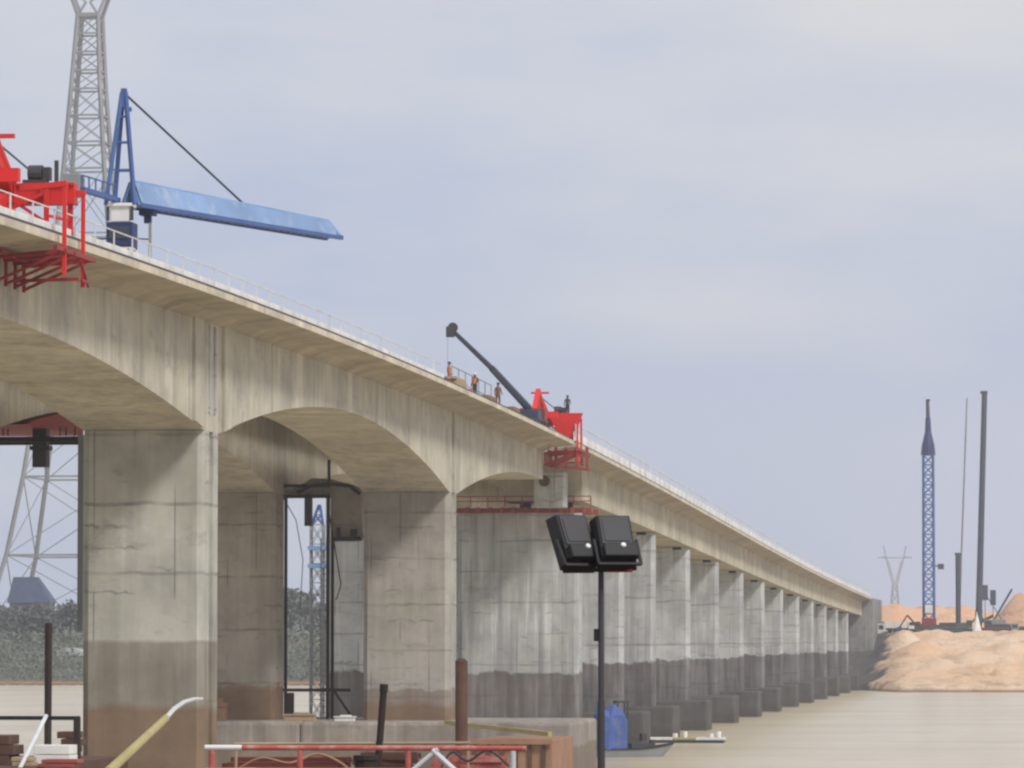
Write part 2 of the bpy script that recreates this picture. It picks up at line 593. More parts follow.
xs = [-6000, -4000, -2500, -1600, -1100, -800, -600, -480, -400] + spaced(-340, -110, 5) + spaced(-110, -60, 3) + spaced(-60, 26, 1.4) + [30, 40, 60, 90, 140, 220, 340, 520, 800, 1300, 2200, 3800, 6000]
ys = [940, 955] + spaced(965, 1130, 1.6) + spaced(1130, 1400, 5) + [1420, 1460, 1520, 1620, 1800, 2100, 2600, 3400, 4400, 5200]
g = MB()
vs = [(x, y, ground(x, y)) for y in ys for x in xs]
nx = len(xs)
fs = [(j * nx + i, j * nx + i + 1, (j + 1) * nx + i + 1, (j + 1) * nx + i) for j in range(len(ys) - 1) for i in range(nx - 1)]
g.add(vs, fs)
tag(g.build('terrain', M['bank'], smooth=True), kind='structure')


def hill_band(name, Y0, Y1, x0, x1, height, seed):
    h = MB()
    hx = spaced(x0, x1, (x1 - x0) / 160)
    hy = spaced(Y0, Y1, (Y1 - Y0) / 8) + [Y1]
    vs = []
    for j, y in enumerate(hy):
        prof = math.sin(math.pi * j / (len(hy) - 1))
        for x in hx:
            e = min(1, (x - x0) / 300, (x1 - x) / 300)
            vs.append((x, y, -1 + max(0, e) * prof * height * (0.75 + 0.35 * fbm(x, y, 0.006, seed) + 0.12 * fbm(x, y, 0.03, seed))))
    n = len(hx)
    h.add(vs, [(j * n + i, j * n + i + 1, (j + 1) * n + i + 1, (j + 1) * n + i) for j in range(len(hy) - 1) for i in range(n - 1)])
    tag(h.build(name, M['hill'], smooth=True), kind='structure')


hill_band('hills', 2300, 3100, -2400, -120, 38, 2.2)

# ------------------------------------------------------------------ the bridges
pe = PY(203.5, 430, 241.7)
XW = pe.x                                    # right web plane of the near bridge
BW = 6.4                                    # box width
OV = 2.75                                    # cantilevered slab
XD = XW + OV
p2 = PY(275.5, 492, 343)
DX = p2.x - XW                               # offset of the parallel bridge
edge_px = [(0, 226), (94, 255), (199, 290), (231, 299), (307, 327), (383, 358.5), (420, 376), (490, 404.5), (560, 439), (585, 449),
           (690, 508), (756, 541), (802, 567), (858, 594), (885, 606)]
ep = [PX(a, b, XD) for a, b in edge_px]
coef = np.polyfit([(p.y - 500) / 400 for p in ep], [p.z for p in ep], 4)


def zd(y):                                   # underside of the kerb line
    return float(np.polyval(coef, (y - 500) / 400))


Y1, Y2, Y3 = 244.0, 345.0, 440.0
ZP1 = PY(205, 430, 241.7).z
ZP2 = PY(450, 492, 342.8).z
YMID0 = 2 * Y1 - (Y1 + Y2) / 2               # mid-span on our side of the first pier
YM = (Y1 + Y2) / 2


def zb(y):
    def par(ya, za, ym, zm):
        tt = min(1, max(0, (y - ym) / (ya - ym)))
        return zm + (za - zm) * tt ** 1.9
    if y <= YMID0:
        return zd(y) - 3.05
    if y <= Y1:
        return par(Y1 - 2.2, ZP1, YMID0, zd(YMID0) - 3.05)
    if y <= YM:
        return par(Y1 + 2.2, ZP1, YM, zd(YM) - 3.05)
    if y <= Y2:
        return par(Y2 - 2.2, ZP2, YM, zd(YM) - 3.05)
    if y <= Y2 + 52:
        return par(Y2 + 2.2, ZP2, Y2 + 52, zd(Y2 + 52) - 3.0)
    return zd(y) - 3.0


def pier_poly(xr, y, wd, th, ch, groove):
    x0, x1, y0, y1 = xr - wd, xr, y - th / 2, y + th / 2
    pl = [(x0 + ch, y0), (x1 - ch, y0), (x1, y0 + ch)]
    if groove:
        g, gd = 0.55, 0.45
        pl += [(x1, y - g), (x1 - gd, y - g), (x1 - gd, y + g), (x1, y + g)]
    pl += [(x1, y1 - ch), (x1 - ch, y1), (x0 + ch, y1), (x0, y1 - ch)]
    if groove:
        pl += [(x0, y + g), (x0 + gd, y + g), (x0 + gd, y - g), (x0, y - g)]
    pl += [(x0, y0 + ch)]
    return pl


def slab_section(y, xr, wbox, ov, z):
    """deck slab: thin edge, haunched towards the webs (z = underside of the edge)"""
    xl = xr - wbox
    return [(xr + ov, y, z), (xr + ov, y, z + 0.30), (xl - ov, y, z + 0.30), (xl - ov, y, z),
            (xl - 0.9, y, z - 0.18), (xl + 0.0, y, z - 0.55), (xr - 0.0, y, z - 0.55), (xr + 0.9, y, z - 0.18)]


def make_deck(parent, ya, yb, xr, step, mat_slab, rails=True, posts=2.6, dz=0.0, rail_end=1e9, ov=OV, wb=BW, toe=.82, top=.95):
    n = max(2, int((yb - ya) / step))
    yy = [ya + (yb - ya) * i / n for i in range(n + 1)]
    MB().loft([slab_section(y, xr, wb, ov, zd(y) + dz) for y in yy]).build('deck_slab', mat_slab, parent)
    for sx in (1, -1):
        if sx == 1:
            e0, e1 = xr + ov + 0.004, xr + ov - 0.34
        else:
            e0, e1 = xr - wb - ov - 0.004, xr - wb - ov + 0.34
        k = MB().loft([[(e0, y, zd(y) + dz - 0.004), (e0, y, zd(y) + dz + 0.33), (e1, y, zd(y) + dz + 0.33), (e1, y, zd(y) + dz + 0.304), (e0 + (-.003 if sx == 1 else .003), y, zd(y) + dz + 0.302), (e0 + (-.003 if sx == 1 else .003), y, zd(y) + dz - 0.004)] for y in yy])
        k.build('kerb', M['edge'], parent)
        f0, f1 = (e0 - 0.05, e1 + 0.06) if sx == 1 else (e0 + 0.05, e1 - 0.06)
        MB().loft([[(f0, y, zd(y) + dz + 0.333), (f0, y, zd(y) + dz + 0.46), (f1, y, zd(y) + dz + 0.46), (f1, y, zd(y) + dz + 0.333)] for y in yy]).build('shadow_gap_strip', M['dgrey'], parent)  # dark strip painted in for the shadowed gap under the toe board
        if not rails:
            continue
        r = MB()
        bx = (e0 + e1) / 2
        y = ya + 0.5
        while y < min(yb, rail_end) - posts:
            z0, z1 = zd(y) + dz + 0.474, zd(y + posts) + dz + 0.474
            r.bar((bx, y, z0), (bx, y, z0 + top), 0.06 if top < 1 else .1)
            r.bar((bx, y, z0 + top - .03), (bx, y + posts, z1 + top - .03), 0.05 if top < 1 else .09)
            y += posts
        r.build('railing', M['pale'], parent, split=False)
        bx2 = bx - (0.12 if sx == 1 else -0.12)
        MB().loft([[(bx2, y, zd(y) + dz + 0.5), (bx2, y, zd(y) + dz + toe), (bx2 - .03, y, zd(y) + dz + toe), (bx2 - .03, y, zd(y) + dz + 0.5)] for y in yy if y <= rail_end]).build('toe_board', M['white'], parent)


def make_main(xr, label, ya, yb, pmats, groove, ribs, rail):
    root = thing('box_girder_bridge', label, 'bridge', (xr - BW / 2, Y1, 0), 'twin box girder bridges over the river')
    n = int((yb - ya) / 1.0)
    secs = []
    for i in range(n + 1):
        y = ya + (yb - ya) * i / n
        zt = zd(y) - 0.557
        secs.append([(xr, y, zb(y)), (xr, y, zt), (xr - BW, y, zt), (xr - BW, y, zb(y))])
    gd = MB().loft(secs).build('box_girder', M['girder'], root)
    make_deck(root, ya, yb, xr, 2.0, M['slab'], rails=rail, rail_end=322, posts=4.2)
    for py, pz, mt in ((Y1, ZP1, pmats[0]), (Y2, ZP2, pmats[1])):
        th = 4.6 if py == Y1 else 4.4
        MB().prism_z(pier_poly(xr, py, BW, th, 0.32, groove and py == Y1), -1.0, pz - 0.003).build('pier', mt, root)
        for cy, hw in ((py - 4.3, 1.25), (py + 4.3, 1.25)) if ribs and py == Y1 else (((py, 0.5),) if ribs else ()):
            pts = [cy - hw + 2 * hw * i / 6 for i in range(7)]
            poly = [(q, zb(q) + 0.02) for q in pts] + [(q, zd(q) - 0.5) for q in reversed(pts)]
            MB().prism_x(poly, xr - 0.1, xr + 0.16).build('web_rib', M['girder'], root)
        if ribs and py == Y1:
            for cy in (py - 0.75, py + 0.85):
                MB().box(xr - 0.05, xr + 0.10, cy - 0.22, cy + 0.22, zb(py) + 1.0, zd(py) - 0.7).build('joint_strip', M['pier_joint'], root)
    return root


bridgeA = make_main(XW, 'near concrete box girder bridge with haunched arches, grooved pier and red travellers on its deck', 150, 407, (M['pier_near'], M['pier_mid']), True, True, True)
bridgeB = make_main(XW + DX, 'parallel concrete box girder bridge half hidden behind the near one', 186, 436, (M['pier_back'], M['pier_back']), False, False, False)

# pile caps of the second piers (one block under each bridge)
capx = PY(573, 722, 337).x
MB().box(XW + DX + 3.0, capx, 336, 355, -1.0, PY(455, 722, 336).z).build('pile_cap', M['cap'], bridgeA, bevel=0.25)
MB().box(XW + DX - BW - 4, XW + DX + 2.996, 336, 355, -1.0, PY(455, 722, 336).z).build('pile_cap', M['cap'], bridgeB, bevel=0.25)
MB().box(XW - BW - 4, XW + 3.6, 236, 253, -1.0, 1.6).build('pile_cap', M['cap'], bridgeA, bevel=0.2)
MB().box(XW + DX - BW - 4, XW + DX + 3.6, 236, 253, -1.0, 1.6).build('pile_cap', M['cap'], bridgeB, bevel=0.2)

# approach viaducts
AD = 3.75                                    # girder depth under the slab edge


def make_approach(xr, label, ya, yb, pys, wide, rail):
    xa = xr + 0.55
    root = thing('approach_viaduct', label, 'viaduct', (xr - BW / 2, pys[0], 0), 'twin approach viaducts towards the sand bank')
    n = int((yb - ya) / 6)
    secs = []
    for i in range(n + 1):
        y = ya + (yb - ya) * i / n
        secs.append([(xa, y, zd(y) - AD), (xa, y, zd(y) - 0.557), (xa - BW - 1.1, y, zd(y) - 0.557), (xa - BW - 1.1, y, zd(y) - AD)])
    MB().loft(secs).build('box_girder', M['approach'], root)
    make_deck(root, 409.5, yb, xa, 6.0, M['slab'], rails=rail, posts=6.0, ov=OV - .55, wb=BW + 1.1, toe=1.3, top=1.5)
    for i, y in enumerate(pys):
        w_, xo = (BW, 0.35)
        mt = M['pier_far']
        if i == 0:
            mt = M['pier_joint']
            w_, xo = wide
        ztop = zd(y) - AD - (0.35 if i else (0.75 if rail else -0.6))
        pr = MB().prism_z(pier_poly(xr + xo, y, w_, 2.4 if i else 4.2, 0.4 if i else 0.4, False), -1.0, ztop).build('pier', mt, root)
        bb = MB()
        for bx in (xr - 1.2, xr - BW + 1.2):
            if zd(y) - AD > ztop:
                bb.box(bx - 0.5, bx + 0.5, y - 0.6, y + 0.6, ztop + 0.003, zd(y) - AD - 0.003)
        if bb.v:
            bb.build('bearing', M['dgrey'], pr)
        MB().box(xr + xo - w_ - 2.4, xr + xo + 2.4, y - 4.2, y + 4.2, -1.0, 3.6).build('pile_cap', M['cap_far'], pr, bevel=0.25)
    return root


PYS = [Y3] + [481] + [520 + 50 * k for k in range(11)]
YEND = 1088.0
apA = make_approach(XW, 'pale approach viaduct on a long row of piers running down to the sand bank', 436, YEND, PYS, (11.4, 0), True)
apB = make_approach(XW + DX, 'hidden parallel approach viaduct glimpsed as grey piers behind the second near pier', 443, YEND, PYS, (11.0, 0.0), False)
# abutment at the bank
za = zd(YEND)
ab = MB()
ab.box(XW - BW - OV - 0.5, XD + 0.35, YEND + 0.3, YEND + 60, -1, za + 0.3)
ab.box(XW - BW - 1.5, XW + 1.6, YEND - 3.5, YEND + 0.29, -1, za - AD - 0.1)
ab.build('abutment', M['abut'], apA)
MB().box(XW + DX - BW - OV - 0.5, XD + DX + 0.35, YEND + 0.3, YEND + 60, -1, za + 0.3).build('abutment', M['abut'], apB)

# diaphragm and bearing blocks in the open joint over the third pier
db = MB()
za3 = zd(425)
db.box(XW - 3.4, XW - 0.6, 430.5, 434, zd(440) - AD - 0.7, zd(440) - 1.2)
db.build('diaphragm_block', M['pier_joint'], apA, bevel=0.1)
db = MB()
db.tube((XW - 2.4, 430.3, za3 - 2.2), (XW - 2.4, 430.46, za3 - 2.2), 0.5, n=16)
db.build('duct_mouth', M['rust'], apA)

# ------------------------------------------------------------------ red falsework platform round the joint pier
zf = PY(520, 513, 437).z
fx1 = PY(592, 510, 436.5).x
fx0 = PY(455, 510, 436.5).x
fw = thing('falsework_platform', 'dark red steel falsework platform around the top of the joint pier', 'falsework', ((fx0 + fx1) / 2, 436, zf))
b = MB()
b.box(fx0, fx1, 436.3, 437.4, zf, zf + 0.45)
b.box(fx0, fx1, 442.6, 443.7, zf, zf + 0.45)
b.build('long_beam', M['brick'], fw)
b = MB()
x = fx0
while x < fx1:
    b.box(x, x + 0.25, 435.2, 436.29, zf - 0.05, zf + 0.5)
    x += 1.1
b.build('cross_beam', M['brick'], fw)
b = MB()
b.bar((fx0, 435.4, zf + 1.5), (fx1, 435.4, zf + 1.5), 0.1)
b.bar((fx0, 435.4, zf + 1.05), (fx1, 435.4, zf + 1.05), 0.1)
for i in range(9):
    x = fx0 + (fx1 - fx0) * i / 8
    b.bar((x, 435.4, zf + 0.5), (x, 435.4, zf + 1.5), 0.1)
b.build('guard_rail', M['brick'], fw)

# ------------------------------------------------------------------ form travellers
XC = XW - BW / 2
YT = 196.5


def make_traveller(label):
    """hangs over the end of a cantilever; origin on the deck, y=0 at the front cross beam"""
    z0 = zd(YT) + 0.3
    r = thing('form_traveller', label, 'form traveller', (XC, YT, z0), 'red form travellers on the near deck')
    W = BW / 2 + OV

    def B(mb, name, mat, par=r):
        return mb.xform(Matrix.Translation((XC, YT, z0))).build(name, mat, par)
    m = MB()                                              # front cross beam: box with flanges
    m.box(-W - .2, W - .1, -0.35, 0.35, 1.7, 2.4)
    m.box(-W - .2, W - .1, -0.5, 0.5, 2.4, 2.5)
    m.box(-W - .2, W - .1, -0.5, 0.5, 1.6, 1.7)
    for i in range(11):
        x = -W + (2 * W - 0.4) * i / 10
        m.box(x, x + 0.08, -0.48, 0.48, 1.7, 2.4)
    B(m, 'cross_beam', M['red'])
    m = MB()
    m.box(-W + 0.2, W - 1.2, -6.4, -5.9, 2.0, 2.55)
    B(m, 'rear_beam', M['red'])
    for sx in (-1, 1):                                    # rhombic main trusses
        x = sx * (BW / 2 - 0.2)
        m = MB()
        a, b_, c, d = (x, 0, 2.1), (x, -6.0, 4.4), (x, -12.5, 0.7), (x, -6.0, 0.6)
        for p, q in ((a, b_), (b_, c), (c, d), (d, a), (b_, d)):
            m.bar(p, q, 0.38)
        B(m, 'main_truss', M['red'])
        m = MB()
        m.box(x - 0.25, x + 0.25, -13, 0.5, 0.02, 0.3)
        B(m, 'rail_beam', M['dark_red'])
    m = MB()                                              # front end frame above the deck edge
    for x, yy in ((W - 0.35, 0.1), (W - 1.25, -0.6)):
        m.bar((x, yy, 0.3), (x, yy, 2.2), 0.2)
    m.bar((W - 1.25, -0.6, 2.1), (W - 3.2, -0.6, 1.2), 0.14)
    m.bar((W - 3.4, -0.5, 2.2), (W - 1.3, -0.5, 0.8), 0.14)
    m.bar((W - 3.4, -0.5, 0.9), (W - 0.4, -0.1, 0.35), 0.16)
    m.bar((W - 0.35, 0.1, 0.9), (W - 1.25, -0.6, 1.1), 0.12)
    B(m, 'end_frame', M['red'])
    m = MB()
    m.bar((-W, -1.8, 1.35), (W - 2.6, -1.8, 1.35), 0.22)
    m.bar((W - 2.6, -1.8, 1.35), (W - 2.0, -1.6, 0.7), 0.2)
    m.bar((W - 2.0, -1.6, 0.75), (W - 0.6, -1.2, 0.35), 0.14)
    B(m, 'access_rail', M['red'])
    m = MB()                                              # hangers outside the slab
    for x, yy, zl in ((W + 0.3, -4.2, -1.75), (W + 0.2, 0.1, -1.95), (-W - 0.35, -0.9, -1.75), (-W - 0.35, 0.35, -2.0)):
        m.bar((x, yy, zl), (x, yy, 2.1), 0.16)
    m.bar((W - 1.6, -4.2, 1.9), (W + 0.4, -4.2, 2.1), 0.22)
    m.bar((W - 1.0, 0.1, 2.1), (W + 0.3, 0.1, 2.1), 0.22)
    m.bar((-W + 1.0, -0.9, 2.3), (-W - 0.4, -0.9, 2.3), 0.22)
    B(m, 'hanger', M['red'])
    m = MB()                                              # wing formwork under the slab
    for yy in (-4.6, -2.8, -1.0, 0.7):
        m.bar((BW / 2 + 0.15, yy, -1.0), (W + 0.5, yy, -0.75), 0.16)
        m.bar((BW / 2 + 0.25, yy, -2.0), (W + 0.2, yy, -0.85), 0.12)
        m.bar((BW / 2 + 0.25, yy, -2.1), (BW / 2 + 0.25, yy, -1.0), 0.14)
        m.bar((-BW / 2 - 0.15, yy, -1.0), (-W - 0.5, yy, -0.75), 0.16)
    B(m, 'wing_formwork', M['dark_red'])
    m = MB()
    m.bar((W + 0.3, -6.0, -0.72), (W + 0.45, 1.2, -0.72), 0.18)
    m.bar((BW / 2 + 0.7, -6.0, -0.85), (BW / 2 + 0.7, 1.2, -0.85), 0.18)
    m.bar((W + 0.3, -1.2, -1.7), (BW / 2 + 0.3, -1.2, -1.75), 0.14)
    m.bar((W + 0.35, -0.9, -1.72), (W + 0.35, 0.5, -1.72), 0.12)
    m.bar((W + 0.35, -0.9, -1.0), (W + 0.35, 0.5, -1.9), 0.1)
    B(m, 'walkway_beam', M['dark_red'])
    m = MB()                                              # winch and its motor on the cross beam
    m.box(W - 2.35, W - 1.35, -0.4, 0.4, 2.51, 2.65)
    m.tube((W - 2.15, 0, 2.95), (W - 1.55, 0, 2.95), 0.36, n=12)
    m.box(W - 1.5, W - 1.2, -0.25, 0.25, 2.65, 3.2)
    wn = B(m, 'winch', M['dgrey'])
    m = MB()
    m.bar((W - 0.95, 0, 2.5), (W - 0.95, 0, 3.5), 0.16)
    B(m, 'post', M['dgrey'])
    m = MB()
    m.pipe([(W - 3.55, 0, 4.3), (W - 2.0, 0, 3.0)], 0.05, 6)
    B(m, 'cable', M['dgrey'])
    m = MB()                                              # gallows at the near end
    m.bar((W - 2.55, -1.3, 2.4), (W - 3.35, -1.3, 4.35), 0.3)
    m.box(W - 4.1, W - 2.5, -1.45, -1.15, 4.35, 4.52)
    m.bar((W - 4.1, -1.3, 2.4), (W - 3.5, -1.3, 4.35), 0.2)
    B(m, 'gallows', M['red'])
    return r


tr1 = make_traveller('large red form traveller on the near deck just before the blue tower crane')
tr2 = copy_tree(tr1)
tr2.location = (XC, 411.0, zd(411) + 0.3)
m = MB()
q = [PY(a, b, 410.2) for a, b in ((547, 413), (583, 413), (574, 439), (562, 440))]
m.loft([[(v.x, 410.1, v.z) for v in q], [(v.x, 410.3, v.z) for v in q]])
m.build('side_panel', M['red'], tr2)
m = MB()
q = PY(565, 452, 409)
for px in (556, 566, 577, 587):
    v0, v1 = PY(px, 447, 408.5), PY(px, 469, 408.5)
    m.bar(v0, v1, .28)
m.bar(PY(553, 466, 408.5), PY(590, 470, 408.5), .25)
m.bar(PY(553, 452, 408.5), PY(590, 456, 408.5), .3)
m.build('lower_frame', M['brick'], tr2)
tr2['label'] = 'smaller looking red form traveller at the far deck end above the joint pier'

# bottom formwork hanging from the parallel bridge (seen through the arch)
zq = PY(40, 430, 264).z
xq0, xq1 = XW + DX - BW - 1.5, PY(78, 430, 264).x
fb = thing('bottom_formwork', 'dark red wedge of formwork hanging under the parallel bridge beside the first pier', 'formwork', ((xq0 + xq1) / 2, 264, zq))
m = MB()
m.prism_x([(257, zq), (272, zq), (272, zb(272) - 0.1), (265, zb(265) - 0.1), (259, zb(259) - 0.15)], XW + DX - BW, XW + DX + 0.3)
m.build('form_panel', M['dark_red'], fb)
xx = [PY(v, 440, 262).x for v in (-12, 32, 46, 84)]
m = MB()
m.box(xx[0] - 8, xx[3], 261.6, 262.0, PY(0, 442, 262).z, PY(0, 437, 262).z)
m.box(xx[0] - 8, xx[3], 266, 266.4, PY(0, 442, 262).z, PY(0, 437, 262).z)
m.build('platform_beam', M['black'], fb)
m = MB()
m.box(xx[1], xx[2], 262.1, 263.0, PY(0, 467, 262).z, zq)
m.box(xx[1] - 0.15, xx[2] + 0.15, 262.05, 263.1, PY(0, 450, 262).z, PY(0, 446, 262).z)
m.build('hanging_column', M['dgrey'], fb)
m = MB()
for px in (3, 8, 60, 66, 75):
    q = PY(px, 436, 262.2)
    m.bar((q.x, 262.2, q.z), (q.x, 262.2, zq + 0.1), 0.07)
m.build('hanger_rod', M['dgrey'], fb)
m = MB()
m.box(PY(80.5, 440, 262).x, PY(86, 440, 262).x, 261.3, 261.59, PY(84, 632, 262).z, PY(0, 436, 262).z)
m.build('corner_post', M['grey'], fb)

# ------------------------------------------------------------------ dark access tower between the second piers
YS = 347.0
x0, x1 = PY(281, 600, YS).x, PY(328, 600, YS).x
zt, zbm = PY(300, 495, YS).z, PY(300, 724, YS).z
at = thing('access_tower', 'dark brown steel access frame standing on the pile cap between two piers', 'access tower', ((x0 + x1) / 2, YS, zbm))
m = MB()
for x in (x0, x1):
    for y in (YS, YS + 2.2):
        m.box(x - 0.11, x + 0.11, y - 0.11, y + 0.11, zbm, zt)
m.build('post', M['dbrown'], at)
m = MB()
zz = PY(300, 690, YS).z
m.box(x0 - 0.2, PY(351, 690, YS).x, YS - 0.35, YS - 0.17, zz - 0.12, zz + 0.12)
m.box(x0 - 0.2, x1 + 0.2, YS - 0.36, YS - 0.17, zt - 0.25, zt + 0.02)
m.box(x0 - 0.2, x1 + 0.2, YS - 0.36, YS - 0.17, zt + 0.55, zt + 0.8)
m.build('beam', M['dbrown'], at)
m = MB()
m.bar((PY(334, 694, YS).x, YS - 0.2, zz), (PY(357, 722, YS).x, YS - 0.2, zbm), 0.18)
m.box(PY(287, 700, YS).x, PY(287, 700, YS).x + 0.5, YS - 0.3, YS + 0.3, zbm, zz - 0.2)
m.build('brace', M['dbrown'], at)
m = MB()
q0, q1 = PY(305, 500, YS), PY(312, 526, YS)
m.box(q0.x, q1.x, YS - 0.3, YS + 0.3, q1.z, zt)
m.build('hanging_column', M['dgrey'], at)
m = MB()                                                   # ladder and guard cables inside
lx = x1 - 0.7
for dx in (0, .42):
    m.bar((lx + dx, YS + 1.0, zbm), (lx + dx, YS + 1.0, zt - 3.2), .07)
zz_ = zbm + .4
while zz_ < zt - 3.3:
    m.bar((lx, YS + 1.0, zz_), (lx + .42, YS + 1.0, zz_), .05)
    zz_ += .45
m.build('ladder', M['grey'], at)
m = MB()
m.pipe([PY(283, 497, YS), PY(296, 520, YS), PY(303, 560, YS + .5), PY(300, 610, YS + .8)], .035, 5)
m.pipe([PY(327, 500, YS), PY(337, 560, YS), PY(341, 585, YS), PY(336, 600, YS)], .05, 5)
m.build('cable', M['dgrey'], at)
m = MB()                                                   # curved formwork lip on top and a side stage
pts = [PY(v, w_, YS - 0.5) for v, w_ in ((297, 493), (310, 486), (330, 484), (350, 486), (360, 494))]
for p, q in zip(pts, pts[1:]):
    m.bar(p, q, 0.26)
m.bar(PY(329, 460, YS - .5), PY(329, 484, YS - .5), 0.2)
m.build('formwork_lip', M['dbrown'], at)
m = MB()
lo = [(282, 496), (283, 491), (297, 487), (312, 478), (330, 479), (350, 484), (361, 489), (363, 540), (332, 540), (331, 497)]
q = [PY(a_, b2, YS + .3) for a_, b2 in lo]
m.loft([[(v.x, YS + .3, v.z) for v in q], [(v.x, YS + 1.8, v.z) for v in q]])
m.build('form_panel', M['pier_back'], at)
m = MB()
a, b_ = PY(333, 537, YS - .4), PY(361, 541, YS - .4)
m.box(a.x, b_.x, YS - 1, YS, b_.z, a.z)
m.box(PY(338, 530, YS).x, PY(338, 530, YS).x + .3, YS - .9, YS - .6, a.z, a.z + .7)
m.box(PY(352, 530, YS).x, PY(352, 530, YS).x + .5, YS - .9, YS - .6, a.z, a.z + .6)
m.build('side_stage', M['dbrown'], at)


def lattice(m, base, half0, top, half1, nb, leg, br, rot=0.0, xbrace=True):
    """square lattice mast between two centres"""
    base, top = Vector(base), Vector(top)

    def ring(k):
        t_ = k / nb
        c_, h_ = base.lerp(top, t_), half0 + (half1 - half0) * t_
        return [c_ + Vector((math.cos(rot + math.pi / 4 + i * math.pi / 2), math.sin(rot + math.pi / 4 + i * math.pi / 2), 0)) * h_ * 1.4142 for i in range(4)]
    for k in range(nb):
        a_, b2 = ring(k), ring(k + 1)
        for i in range(4):
            m.bar(a_[i], b2[i], leg)
            m.bar(b2[i], b2[(i + 1) % 4], br)
            if xbrace or (k + i) % 2 == 0:
                m.bar(a_[i], b2[(i + 1) % 4], br)
            if xbrace or (k + i) % 2:
                m.bar(a_[(i + 1) % 4], b2[i], br)


# blue hoist mast seen through the gap
q, qt = PY(317, 690, 470), PY(317, 505, 470)
hm = thing('hoist_mast', 'blue lattice hoist mast glimpsed in the gap between two dark piers', 'hoist mast', (q.x, 470, -1))
m = MB()
lattice(m, (q.x, 470, -1), 0.62, (q.x, 470, qt.z - 2), 0.62, 12, 0.14, 0.07)
m.build('mast', M['grey'], hm)
m = MB()
lattice(m, (q.x, 470, qt.z - 2), 0.55, (q.x + 0.2, 470, qt.z), 0.1, 2, 0.12, 0.08)
m.build('mast_head', M['blue'], hm)
m = MB()
for py in (548, 566):
    zz = PY(317, py, 470).z
    m.box(q.x - 0.85, q.x + 1.0, 469.1, 470.9, zz - .2, zz + .2)
m.build('landing', M['lblue'], hm)

# ------------------------------------------------------------------ blue tower crane
YC = 268.0
cx = PY(122, 230, YC).x
zc0, zc1, zc2, zc3 = (PY(122, v, YC).z for v in (249, 223, 204, 92))
tcn = thing('tower_crane', 'blue tower crane with pointed tower head rising behind the near deck', 'tower crane', (cx, YC, -1))
m = MB()
lattice(m, (cx, YC, -1), 0.7, (cx, YC, zc0), 0.7, 16, 0.18, 0.09)
m.build('mast', M['white'], tcn)
m = MB()                                                   # white slewing unit
m.box(cx - 0.55, cx + 0.55, YC - 0.6, YC + 0.6, zc1 + 0.02, zc2 - 0.06)
m.box(cx - 0.72, cx + 0.72, YC - 0.75, YC + 0.75, zc2 - 0.2, zc2)
m.build('slewing_unit', M['white'], tcn, bevel=0.04)
m = MB()
m.box(cx - 0.8, cx - 0.65, YC - 0.65, YC - 0.5, zc1 + .1, zc2 - 0.2)
m.box(cx + 0.6, cx + 0.78, YC - 0.65, YC - 0.5, zc1 + .1, zc2 - 0.2)
m.build('ladder_post', M['dgrey'], tcn)
m = MB()                                                   # cab under the slewing unit
m.prism_x([(YC - 0.8, zc0 + 0.15), (YC + 0.75, zc0 - 0.05), (YC + 0.8, zc1), (YC - 0.75, zc1)], cx - 0.78, cx + 0.78)
cb = m.build('cab', M['navy'], tcn, bevel=0.06)
m = MB()
m.box(cx - 0.6, cx + 0.6, YC - 0.86, YC - 0.79, zc0 + 0.55, zc1 - 0.25)
m.build('window', M['glass'], cb)
m = MB()
m.bar((cx - 1.5, YC - .6, zc0 + .55), (cx - 0.8, YC - .6, zc0 + .55), 0.08)
m.bar((cx + 0.8, YC - .6, zc0 + .55), (cx + 1.7, YC - .6, zc0 + .5), 0.08)
m.build('side_rail', M['slate'], tcn)
# tower head: two front legs, two back legs meeting in the apex
m = MB()
ap = Vector((PY(124, 92, YC).x, YC, zc3))
for dx, dy in ((-0.85, -0.6), (0.85, -0.6), (-0.6, 0.7), (0.6, 0.7)):
    m.bar((cx + dx, YC + dy, zc2 - 0.1), ap + Vector((dx * 0.12, dy * 0.1, 0)), 0.2)
for k in (0.3, 0.55, 0.78):
    w_ = 0.85 * (1 - k * 0.88)
    zz = zc2 + (zc3 - zc2) * k
    ccx = cx + (ap.x - cx) * k
    m.bar((ccx - w_, YC - 0.6 * (1 - k), zz), (ccx + w_, YC - 0.6 * (1 - k), zz), 0.09)
    m.bar((ccx - w_ * 0.7, YC + 0.7 * (1 - k), zz), (ccx + w_ * 0.7, YC + 0.7 * (1 - k), zz), 0.09)
m.box(ap.x - 0.16, ap.x + 0.16, YC - 0.16, YC + 0.16, ap.z - 0.9, ap.z + 0.2)
m.box(ap.x + 0.1, ap.x + 0.45, YC - 0.1, YC + 0.1, ap.z - 1.15, ap.z - 0.9)
m.build('tower_head', M['blue'], tcn)
# jib
jb = Vector((cx + 0.4, YC + 0.8, PY(140, 204, YC).z))
jt = PY(334, 238, 293)
jd = (jt - jb)
side = Vector((jd.y, -jd.x, 0)).normalized()
m, mc = MB(), MB()
NJ = 30


def jsec(k):
    t_ = k / NJ
    c_ = jb.lerp(jt, t_)
    h_ = 1.42 - 0.42 * t_
    if k == NJ:
        h_ = 0.12
    return c_ - side * 0.55, c_ + side * 0.55, c_ + Vector((0, 0, h_)) - jd.normalized() * (0.6 if k == NJ else 0)


